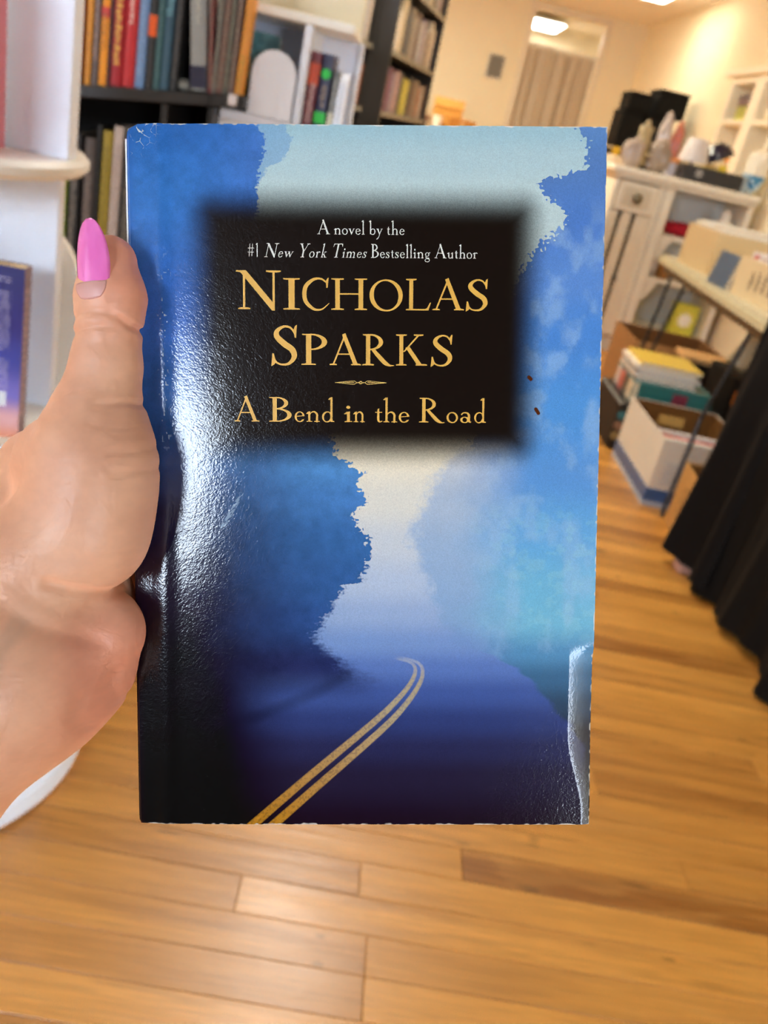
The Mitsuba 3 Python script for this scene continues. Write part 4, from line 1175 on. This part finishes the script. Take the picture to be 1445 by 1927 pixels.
lv = ['on the floor', 'second from the floor', 'third from the floor', 'fourth from the floor', 'fifth from the floor']
for i, (a, b, nm_) in enumerate(((1.87, 2.08, 'left'), (2.10, 2.30, 'middle'), (2.32, 2.53, 'right'))):
    for j, z in enumerate((0, .33, .66, 1.0, 1.34)):
        if i == 2 and j == 4:
            continue
        cube(a, b, z, z + (.30 if j else .31), f'black storage box {lv[j]} in the {nm_} corner stack')
cube(1.90, 2.10, 1.665, 1.80, 'small black box on top of the left stack in the far corner')
cube(2.16, 2.43, 1.665, 1.87, 'wide black box topping the stacks in the far corner')
st = thing('sticker', 'yellow sticker on the left stack of black storage boxes', 'sticker')
put('disc', cyl([1.905, 8.789, 1.30], [1.905, 8.786, 1.30], .04, 24), 'satin', (220, 180, 30), st)
bb_ = thing('bundle', 'cream folded cloth in front of the black storage boxes beside the novel', 'cloth')
put('cloth', move(turn(box(-.09, .09, -.1, .1, 0, .30, .03), 12), 1.80, 8.2, .96), 'matte', (222, 206, 182), bb_)
ped = thing('side_stand', 'black stand under the folded cream cloth in the far corner', 'stand')
put('top', box(1.68, 1.92, 8.05, 8.35, .93, .955, .004), 'satin', BLK, ped)
put('column', box(1.74, 1.86, 8.14, 8.26, .03, .929, .004), 'satin', BLK, ped)
put('foot', box(1.66, 1.94, 8.03, 8.37, 0, .029, .006), 'satin', BLK, ped)

# ---- white painted counter with drawer, grooved front and open shelves
CW = (228, 222, 204)
CT = thing('shop_counter', 'white painted wooden counter with a drawer, grooved panel and open shelves', 'counter')
Y0 = 6.0
put('worktop', box(1.31, 2.30, Y0 - .05, Y0 + .55, 1.155, 1.195, .008), 'satin', (230, 224, 206), CT)
put('cornice', box(1.335, 2.30, Y0 - .03, Y0 + .5, 1.125, 1.154, .006), 'satin', (214, 206, 186), CT)
put('back', box(1.36, 2.30, Y0 + .46, Y0 + .48, 0, 1.124), 'satin', (206, 206, 198), CT)
for a, b in ((1.355, 1.385), (1.655, 1.685), (1.70, 1.76), (2.26, 2.299)):
    put('pilaster', box(a, b, Y0, Y0 + .455, .0, 1.124, .004), 'satin', CW, CT)
put('drawer', box(1.39, 1.65, Y0 - .012, Y0 + .4, .93, 1.115, .006), 'satin', (224, 216, 196), CT)
put('drawer_panel', box(1.425, 1.615, Y0 - .018, Y0 - .0125, .96, 1.085, .003), 'satin', (206, 194, 168), CT)
kn = put('knob', lathe([[0, 0], [.012, 0], [.012, .012], [.03, .02], [.034, .03], [.026, .042], [.0, .046]], 24), 'metal', (120, 108, 84), CT)
scene[kn]['to_world'] = T().translate([1.52, Y0 - .0185, 1.02]).rotate([1, 0, 0], 90)
put('grooved_panel', cat(box(1.386, 1.433, Y0 + .004, Y0 + .03, .12, .925, .003), box(1.463, 1.528, Y0 + .004, Y0 + .03, .12, .925, .003), box(1.558, 1.654, Y0 + .004, Y0 + .03, .12, .925, .003)), 'satin', (222, 212, 190), CT)
for gx in (1.448, 1.543):
    put('groove', box(gx - .0145, gx + .0145, Y0 + .03, Y0 + .034, .14, .9), 'matte', (110, 100, 82), CT)
    for gz in (.92, .13, .5):
        put('rosette', cyl([gx, Y0 + .004, gz], [gx, Y0 - .006, gz], .017, 16), 'satin', (70, 62, 50), CT)
for z in (.56, .84):
    put('shelf', box(1.7605, 2.259, Y0 + .005, Y0 + .455, z - .03, z, .003), 'satin', (226, 222, 208), CT)
put('bottom_shelf', box(1.386, 2.259, Y0 + .035, Y0 + .455, .17, .205, .003), 'satin', (226, 222, 208), CT)
put('plinth', box(1.386, 2.259, Y0 + .05, Y0 + .08, 0, .169), 'satin', (206, 198, 180), CT)
for z in (.84, .56):
    tri = Polygon([(0, 0), (.0, -.16), (.02, -.14), (.06, -.06), (.09, 0)])
    m = upright(tri, Y0 - .02, Y0 - .001)
    put('corbel', move(m, 1.7605, 0, z), 'satin', (216, 210, 194), CT)
put('shelf', box(1.686, 1.6995, Y0 + .01, Y0 + .455, .2, 1.12), 'satin', (196, 190, 176), CT)

rc = thing('red_cloth', 'dark red folded cloth lying on the upper shelf of the white counter', 'cloth')
put('cloth', bag(1.97, Y0 + .25, .8405, .15, .09, .09, 9, .5, .3), 'matte', (164, 24, 40), rc, smooth=True)
lb = thing('white_bust', 'small white figure at the right of the upper counter shelf', 'ornament')
put('figure', lathe([[0, 0], [.05, 0], [.055, .02], [.03, .05], [.05, .10], [.055, .14], [.03, .18], [.035, .21], [.0, .24]], 28, (2.17, Y0 + .1, .8405)), 'satin', (238, 234, 222), lb)
yb = thing('yellow_box', 'yellow card box with a white flower on the bottom shelf of the counter', 'box')
put('body', box(2.055, 2.22, Y0 + .08, Y0 + .2, .2055, .42, .004), 'satin', (206, 202, 64), yb)
fl = unary_union([affinity.translate(affinity.rotate(affinity.scale(Point(0, 0).buffer(1, 12), .034, .014), a, origin=(0, 0)), .022 * math.cos(math.radians(a)), .022 * math.sin(math.radians(a))) for a in range(0, 360, 45)])
put('flower', move(upright(fl, 0, .002), 2.1375, Y0 + .0775, .315), 'satin', (246, 244, 226), yb)
jar_ = thing('amber_jar', 'amber jar on the middle shelf of the white counter', 'jar')
put('jar', lathe([[0, 0], [.04, 0], [.045, .02], [.045, .11], [.03, .14], [.03, .16], [0, .16]], 28, (1.87, Y0 + .06, .5605)), 'gloss', (130, 84, 30), jar_)
bag2 = thing('lilac_packet', 'pale lilac packet beside the amber jar on the counter shelf', 'packet')
put('packet', bag(1.795, Y0 + .1, .5605, .03, .05, .15, 12, .6, .2), 'satin', (186, 176, 170), bag2, smooth=True)

# things standing on the counter
G5 = 'clear bags of goods on the counter'
for i, (x, y, rx, h, col, lab) in enumerate(((1.44, 6.12, .085, .17, (168, 150, 138), 'clear pinkish bag at the left end of the counter'), (1.615, 6.13, .09, .20, (152, 134, 118), 'brownish clear bag on the counter'),
                                             (1.54, 6.37, .06, .29, (168, 150, 112), 'tall tan bag on the counter'), (1.665, 6.36, .06, .37, (190, 176, 168), 'tall silvery bag on the counter'),
                                             (1.765, 6.38, .05, .33, (190, 104, 78), 'coppery red bag on the counter'))):
    k = thing('clear_bag', lab, 'bag', G5)
    m = bag(x, y, 1.1955, rx * .74, rx * .5, h, 40 + i, .42, .5)
    put('bag', m, 'gloss', col, k, smooth=True)
    put('tie', move(trimesh.creation.icosphere(2, .016), x, y, 1.1955 + h), 'gloss', tuple(min(255, c + 25) for c in col), k)
ls = thing('lamp_shade', 'white lampshade among the bags on the counter', 'lampshade')
put('shade', lathe([[.10, 0], [.068, .145], [.065, .145], [.097, 0], [.10, 0]], 40, (1.87, 6.24, 1.31)), 'satin', (214, 206, 204), ls)
put('stand', lathe([[0, 0], [.05, 0], [.05, .015], [.012, .03], [.012, .118], [0, .118]], 24, (1.87, 6.24, 1.1955)), 'satin', (150, 140, 130), ls)
bo = thing('navy_bowl', 'dark navy bowl resting on the yellow goods behind the black tray', 'bowl')
m = lathe([[0, 0], [.04, .0], [.09, .05], [.105, .1], [.10, .1], [.085, .052], [.038, .006], [0, .006]], 36)
put('bowl', move(turn(m, 150, (0, 1, 0)), 2.03, 6.38, 1.455), 'gloss', (24, 24, 46), bo)
yg = thing('yellow_pack', 'yellow and cream packet under the navy bowl on the counter', 'packet')
put('packet', bag(2.03, 6.36, 1.1955, .065, .05, .13, 55, .6, .4), 'satin', (214, 186, 110), yg, smooth=True)
put('label', box(2.045, 2.095, 6.17, 6.21, 1.1955, 1.33, .006), 'satin', (228, 200, 40), yg)
ob = thing('orange_tin', 'small tin with an orange lid on the counter', 'tin')
put('tin', cyl([1.735, 6.2, 1.1955], [1.735, 6.2, 1.28], .04, 24), 'satin', (190, 184, 190), ob)
put('lid', cyl([1.735, 6.2, 1.2805], [1.735, 6.2, 1.31], .041, 24), 'satin', (232, 150, 60), ob)
bt = thing('black_tray', 'long black box with a pale round sticker at the front of the counter', 'box')
put('body', box(1.765, 2.16, 5.99, 6.12, 1.1955, 1.292, .006), 'satin', (26, 22, 20), bt)
put('sticker', cyl([1.865, 5.9895, 1.25], [1.865, 5.987, 1.25], .024, 24), 'satin', (150, 146, 142), bt)
tg = thing('tote_bag', 'blue and white floral bag at the right end of the counter', 'bag')


def tote_fn(p, n, uv):
    z = uv.y
    k = smoothstep(.48, .56, fbm(p.x * 22, p.y * 22, p.z * 22))
    c = mix(lc((54, 130, 176)), lc((214, 228, 228)), k)
    return mix(c, lc((232, 226, 210)), smoothstep(.4, .46, z))


scene['tote_print'] = pr(proc(tote_fn), .6, .4)
tm = bag(2.25, 6.1, 1.1955, .065, .1, .27, 61, .45, .25)
put('bag', tm, 'tote_print', parent=tg, smooth=True, uv=np.stack([tm.vertices[:, 0], (tm.vertices[:, 2] - 1.1955) / .27], 1))
gb = thing('grey_box', 'small pale blue-grey box beside the black tray on the counter', 'box')
put('body', box(2.17, 2.20, 6.02, 6.08, 1.1955, 1.30, .004), 'satin', (160, 172, 176), gb)

# ---- white hutch on the right wall, facing left
HU = thing('hutch', 'cream white hutch with open cubby holes against the right wall', 'hutch')
HX, HB = 2.35, 2.55
put('back', box(HB - .015, HB, 6.33, 7.55, 0, 1.97), 'satin', (188, 178, 164), HU)
put('cornice', box(HX - .04, HB, 6.30, 7.60, 1.972, 2.02, .008), 'satin', (236, 226, 202), HU)
for y, w in ((7.45, .06), (6.79, .18), (6.33, .05)):
    put('upright', box(HX, HB - .016, y, y + w, 0, 1.971, .004), 'satin', (238, 230, 208), HU)
for a, b in ((6.971, 7.449), (6.381, 6.789)):
    put('shelf', box(HX + .003, HB - .016, a, b, 1.64, 1.67, .003), 'satin', (236, 228, 206), HU)
    put('shelf', box(HX + .003, HB - .016, a, b, 1.20, 1.23, .003), 'satin', (236, 228, 206), HU)
    put('lintel', box(HX + .003, HB - .016, a, b, 1.925, 1.971, .003), 'satin', (236, 228, 206), HU)
    put('cupboard_door', box(HX + .002, HX + .02, a + .002, b - .002, .06, 1.19, .003), 'satin', (232, 224, 204), HU)
for nm_, y0, y1, z0, z1, col, lab in (('olive_box', 7.06, 7.28, 1.6705, 1.775, (150, 152, 50), 'olive green box in the upper cubby of the hutch'), ('maroon_box', 7.04, 7.3, 1.7755, 1.85, (70, 40, 44), 'dark maroon box on the olive one in the hutch'), ('picture_frame', 6.985, 7.03, 1.6705, 1.81, (214, 204, 186), 'pale frames standing in the upper cubby of the hutch')):
    k = thing(nm_, lab, 'frame' if 'frame' in nm_ else 'box')
    put('body', box(HX + .03, HX + .12, y0, y1, z0, z1, .004), 'satin', col, k)
    put('edge', box(HX + .0285, HX + .0298, y0 + .01, y1 - .01, z0 + .01, z0 + .03), 'satin', tuple(min(255, c + 40) for c in col), k)
k = thing('yellow_flowers', 'bunch of yellow and orange flowers in the lower cubby of the hutch', 'flowers')
for i in range(14):
    a = q.uniform(0, 6.3)
    put('flower', bag(HX + .08 + .03 * math.cos(a), 7.06 + q.uniform(-.05, .12), 1.44 + q.uniform(-.1, .05), .024, .034, .045, 70 + i, .6, .5), 'satin', q.choice([(236, 180, 30), (226, 130, 50), (240, 200, 60)]), k, smooth=True)
put('vase', lathe([[0, 0], [.035, 0], [.04, .08], [.03, .12], [0, .12]], 24, (HX + .08, 7.1, 1.2305)), 'satin', (200, 196, 90), k)
k = thing('ornament_ball', 'round cream ornament in the nearer cubby of the hutch', 'ornament')
put('ball', move(trimesh.creation.icosphere(3, .05), HX + .08, 6.66, 1.721), 'gloss', (250, 240, 212), k)
put('foot', lathe([[0, 0], [.028, 0], [.02, .006], [0, .006]], 24, (HX + .08, 6.66, 1.6702)), 'gloss', (226, 210, 180), k)

# ---- small table with stock, in front of the counter
TB = thing('side_table', 'low metal table with a pale rim and thin black legs in front of the counter', 'table')
tp = Polygon([(1.292, 2.86), (2.05, 2.80), (2.13, 4.48), (1.372, 4.54)])
m = extrude_polygon(tp, .012, engine='earcut')
put('table_top', move(m, 0, 0, .826), 'satin', (190, 180, 150), TB)
rim = extrude_polygon(tp.buffer(.012).difference(tp.buffer(-.012)), .028, engine='earcut')
put('rim', move(rim, 0, 0, .798), 'satin', (196, 188, 152), TB)
put('apron', move(extrude_polygon(tp.buffer(-.03).difference(tp.buffer(-.05)), .04, engine='earcut'), 0, 0, .757), 'satin', (60, 56, 48), TB)
for pts in ([(1.37, 3.16, .797), (1.30, 3.15, .40), (1.262, 3.075, .007)], [(1.41, 4.40, .797), (1.385, 4.40, .4), (1.36, 4.42, .007)], [(1.50, 4.40, .797), (1.44, 4.40, .4), (1.38, 4.44, .007)], [(2.0, 3.1, .797), (2.03, 3.1, .007)], [(2.04, 4.36, .797), (2.06, 4.38, .007)]):
    put('leg', tube(pts, .0085, 10), 'satin', (34, 32, 30), TB)


def open_box(name, label, x0, x1, y0, y1, z0, z1, out, inn, t=.006, rz=0, catg='box', parts=()):
    k = thing(name, label, catg)
    cx, cy = (x0 + x1) / 2, (y0 + y1) / 2
    for nm_, m in (('front', box(x0, x1, y0, y0 + t, z0, z1)), ('back', box(x0, x1, y1 - t, y1, z0, z1)), ('side', box(x0, x0 + t, y0 + t + .0002, y1 - t - .0002, z0, z1)), ('side', box(x1 - t, x1, y0 + t + .0002, y1 - t - .0002, z0, z1)), ('bottom', box(x0 + t, x1 - t, y0 + t, y1 - t, z0, z0 + t))):
        put(nm_, turn(m, rz, at=(cx, cy, 0)), 'matte', out, k)
    lin_ = cat(box(x0 + t + .0003, x1 - t - .0003, y1 - t - .002, y1 - t - .0004, z0 + t, z1 - .002), box(x1 - t - .002, x1 - t - .0004, y0 + t + .001, y1 - t - .003, z0 + t, z1 - .002))
    put('lining', turn(lin_, rz, at=(cx, cy, 0)), 'matte', inn, k)
    return k


TZ = .8385
k1 = open_box('card_box', 'tan cardboard box full of cream papers, far one on the small table', 1.40, 1.86, 3.98, 4.36, TZ, TZ + .185, (212, 184, 136), (190, 160, 110), rz=3)
for i in range(16):
    put('sheet', turn(box(1.412, 1.84, 4.0 + i * .021, 4.006 + i * .021, TZ + .01, TZ + .20 + .012 * math.sin(i * 1.7), .001), 3, at=(1.63, 4.17, 0)), 'matte', [(238, 228, 206), (226, 210, 184), (240, 234, 220)][i % 3], k1)
k2 = open_box('card_box', 'pale cardboard box with dark handwriting, near one on the small table', 1.372, 1.82, 3.02, 3.50, TZ, TZ + .145, (222, 198, 154), (196, 168, 120), rz=3)
for i in range(20):
    put('sheet', turn(box(1.384, 1.80, 3.04 + i * .021, 3.046 + i * .021, TZ + .01, TZ + .16 + .012 * math.sin(i * 2.1), .001), 3, at=(1.596, 3.26, 0)), 'matte', [(244, 236, 224), (232, 214, 200), (216, 120, 100), (240, 232, 222)][[0, 1, 0, 3, 2, 0, 1][i % 7]], k2)
sc_ = []
for i in range(5):
    y = 3.12 + i * .055
    sc_ += [box(1.3700, 1.3712, y + j * .008, y + j * .008 + .003, TZ + .03 + q.uniform(0, .02), TZ + .09 + q.uniform(0, .03)) for j in range(3)]
put('handwriting', turn(cat(*sc_), 3, at=(1.596, 3.26, 0)), 'matte', (140, 120, 96), k2)
labels[k2 + '__handwriting'] = {'kind': 'stuff'}
nb_ = thing('blue_book', 'dark blue book leaning between the two cardboard boxes on the table', 'book')
for nm_, m, col in (('front_cover', box(-.004, 0, -.09, .09, 0, .135, .001), (62, 88, 112)), ('pages', box(.0005, .018, -.088, .087, .002, .133), (220, 210, 186)), ('back_cover', box(.0185, .022, -.09, .09, 0, .135, .001), (62, 88, 112))):
    turn(m, 9, (0, 1, 0))
    put(nm_, move(turn(m, 4), 1.345, 3.62, TZ + .001), 'satin', col, nb_)

# ---- boxes and books under the small table
ab = open_box('archive_box', 'white and blue archive box with a brown inside, on the floor under the table', 1.205, 1.60, 3.17, 3.73, 0, .285, (226, 218, 200), (112, 74, 34), .005)
put('blue_base', cat(box(1.203, 1.602, 3.167, 3.1695, 0.022, .075), box(1.2015, 1.2045, 3.17, 3.73, .022, .075)), 'satin', (58, 92, 140), ab)
put('base_edge', cat(box(1.202, 1.603, 3.166, 3.1692, 0, .021), box(1.2012, 1.2046, 3.17, 3.73, 0, .021)), 'satin', (170, 184, 200), ab)
put('hand_hole', box(1.35, 1.47, 3.7205, 3.7225, .19, .235, .0005), 'matte', (206, 164, 92), ab)
for i in range(12):
    put('file', box(1.216, 1.585, 3.19 + i * .03, 3.21 + i * .03, .008, .21 + .012 * math.sin(i * 2.4), .001), 'matte', [(236, 232, 226), (206, 90, 66), (226, 220, 214), (232, 226, 220)][i % 4], ab)
put('print_lines', cat(*[box(1.24, 1.5, 3.1665, 3.1698, z, z + .004) for z in np.arange(.10, .2, .017)]), 'matte', (190, 188, 188), ab)
kb_ = open_box('kraft_box', 'brown cardboard box beside the archive box, half hidden by the black cloth', 1.262, 1.56, 2.83, 3.04, 0, .25, (196, 148, 84), (132, 92, 46), .005, rz=-4)
put('print_lines', turn(cat(*[box(1.2595, 1.2615, 2.87 + .02 * (i % 3), 2.94 + .02 * (i % 2), .06 + i * .02, .064 + i * .02) for i in range(7)]), -4, at=(1.411, 2.935, 0)), 'matte', (132, 96, 52), kb_)
bx_ = thing('black_crate', 'black printed crate on the floor behind the archive box', 'crate')
put('body', box(1.19, 1.66, 3.80, 4.26, 0, .225, .008), 'satin', (22, 21, 20), bx_)
for i, (y, z, col) in enumerate(((3.86, .15, (50, 110, 116)), (3.845, .10, (150, 110, 84)), (3.845, .05, (150, 124, 76)))):
    put('spot', cyl([1.207 + i * .0, 3.7995, z + .02], [1.207 + i * 0, 3.797, z + .02], .02, 20), 'satin', col, bx_)
put('dark_side', box(1.186, 1.1895, 3.82, 4.24, .01, .215), 'matte', (52, 40, 30), bx_)
G6 = 'books stacked on the black crate'
cols_ = [((46, 112, 110), 'teal'), ((70, 84, 84), 'slate'), ((206, 200, 190), 'pale'), ((180, 190, 200), 'light blue'), ((236, 232, 220), 'white'), ((226, 190, 70), 'yellow-topped')]
z = .2255
for i, (col, nm_) in enumerate(cols_):
    h = (.10, .016, .02, .016, .022, .016)[i]
    k = thing('stacked_book', f'{nm_} book, number {i + 1} from the bottom of the stack on the black crate' if i else 'row of teal box sets at the bottom of the stack on the black crate', 'book', G6)
    if i == 0:
        put('box_set', box(1.235, 1.62, 3.86, 4.2, z, z + h, .003), 'satin', col, k)
        for j, c2_ in enumerate(((214, 200, 170), (60, 60, 58), (190, 90, 84), (200, 180, 170))):
            put('spine', box(1.232, 1.2345, 3.87 + j * .08, 3.94 + j * .08, z + .005, z + h - .005), 'satin', c2_, k)
        put('spine', box(1.2355, 1.262, 3.857, 3.8595, z + .004, z + h - .004), 'satin', (214, 204, 176), k)
        put('pattern', box(1.43, 1.50, 3.857, 3.8595, z + .004, z + h - .02), 'satin', (130, 50, 70), k)
    else:
        sft = .012 * math.sin(i * 2.7)
        put('cover', cat(box(1.235 + sft, 1.53 + sft, 3.88, 4.16, z, z + .002), box(1.235 + sft, 1.53 + sft, 3.88, 4.16, z + h - .002, z + h), box(1.235 + sft, 1.237 + sft, 3.88, 4.16, z + .0021, z + h - .0021)), 'satin', col, k)
        put('pages', box(1.2375 + sft, 1.527 + sft, 3.883, 4.157, z + .0022, z + h - .0022), 'matte', (232, 226, 212), k)
    z += h + .0004
bw = open_box('packing_box', 'large brown packing box behind the stacked books under the table', 1.45, 1.98, 4.75, 5.25, 0, .35, (150, 108, 66), (110, 74, 40), .008)
put('flap', turn(box(1.45, 1.98, 4.60, 4.749, .342, .348), 32, (1, 0, 0), (1.7, 4.749, .345)), 'matte', (138, 98, 58), bw)
ld = thing('tan_board', 'tan card lid sticking out beside the novel, left of the brown packing box', 'lid')
put('board', turn(box(1.13, 1.38, 4.5, 4.72, .37, .395, .003), -6), 'matte', (222, 176, 118), ld)
put('support_box', turn(box(1.16, 1.36, 4.53, 4.7, 0, .3695, .004), -6), 'matte', (40, 32, 26), ld)
wt = thing('white_bottle', 'cream bottle lying under the right of the small table', 'bottle')
m = lathe([[0, 0], [.045, 0], [.05, .02], [.05, .15], [.02, .19], [.02, .22], [0, .22]], 28)
put('bottle', move(turn(turn(m, 28, (0, 1, 0)), 20), 1.72, 4.02, .4605), 'satin', (206, 194, 164), wt)
bx2 = thing('dark_carton', 'dark carton with orange lettering-like print beside the counter', 'carton')
put('body', box(1.72, 2.0, 3.95, 4.30, 0, .42, .006), 'matte', (30, 25, 20), bx2)
put('orange_print', cat(*[box(1.74 + i * .05, 1.775 + i * .05, 3.947, 3.9495, .29 + .01 * (i % 2), .36) for i in range(5)]), 'matte', (206, 116, 30), bx2)

# ---- black cloth over the near table on the right
BCW = (6, 6, 8)
dt = thing('draped_table', 'long table under a floor-length black cloth at the right edge', 'table')


def cloth_side(pts, z_top, seed, flare=.05, hem=.02):
    """Hanging cloth round the outline pts, with folds that open towards the hem."""
    L = spline(pts, 60)
    d = np.gradient(L, axis=0)
    nrm = np.stack([d[:, 1], -d[:, 0]], 1)
    nrm /= np.linalg.norm(nrm, axis=1, keepdims=True)
    s = np.concatenate([[0], np.cumsum(np.linalg.norm(np.diff(L, axis=0), axis=1))])
    rows = []
    zz = np.linspace(0, 1, 26)
    for t in zz:
        fold = np.sin(s * 26 + seed + 1.5 * np.sin(s * 7)) * .028 + np.sin(s * 61 + seed) * .008
        off = (flare + fold) * t ** 1.25
        z = z_top * (1 - t) + hem * t + .012 * np.sin(s * 9 + seed) * t
        rows.append(np.column_stack([L + nrm * off[:, None], np.full(len(L), 0) + z]))
    v = np.array(rows)
    ny, nx = v.shape[:2]
    v = v.reshape(-1, 3)
    inner = v.copy()
    inner[:, :2] -= np.tile(nrm, (ny, 1)) * .004
    g = np.arange(nx * ny).reshape(ny, nx)
    qq = np.stack([g[:-1, :-1], g[:-1, 1:], g[1:, 1:], g[1:, :-1]], -1).reshape(-1, 4)
    ff = np.vstack([qq, qq[:, ::-1] + len(v)])
    return trimesh.Trimesh(np.vstack([v, inner]), np.vstack([ff[:, [0, 1, 2]], ff[:, [0, 2, 3]]]), process=False)


put('cloth', cloth_side([(2.1, 2.73), (1.7, 2.74), (1.26, 2.73), (1.215, 2.68), (1.235, 2.50), (1.26, 2.46)], .87, 1.0, .05, .055), 'matte', (6, 6, 9), dt, smooth=True)
put('cloth_top', box(1.22, 2.1, 1.7, 2.72, .865, .873, .002), 'matte', BCW, dt)
put('near_cloth', cloth_side([(1.38, 2.50), (1.27, 2.47), (1.255, 2.42), (1.28, 2.2), (1.29, 1.7), (1.37, 1.66), (2.0, 1.66)], .88, 4.0, .045, .02), 'matte', (10, 8, 7), dt, smooth=True)
put('frame', cat(*[box(x, x + .04, y, y + .04, 0, .79) for x, y in ((1.45, 1.8), (2.0, 1.8), (1.45, 2.6), (2.0, 2.6))]), 'satin', BLK, dt)
sh = thing('pale_block', 'pale pink block on the floor peeking out under the black cloth', 'block')
put('block', turn(box(1.185, 1.33, 2.59, 2.65, 0, .032, .006), 4, at=(1.26, 2.62, 0)), 'matte', (214, 168, 150), sh)
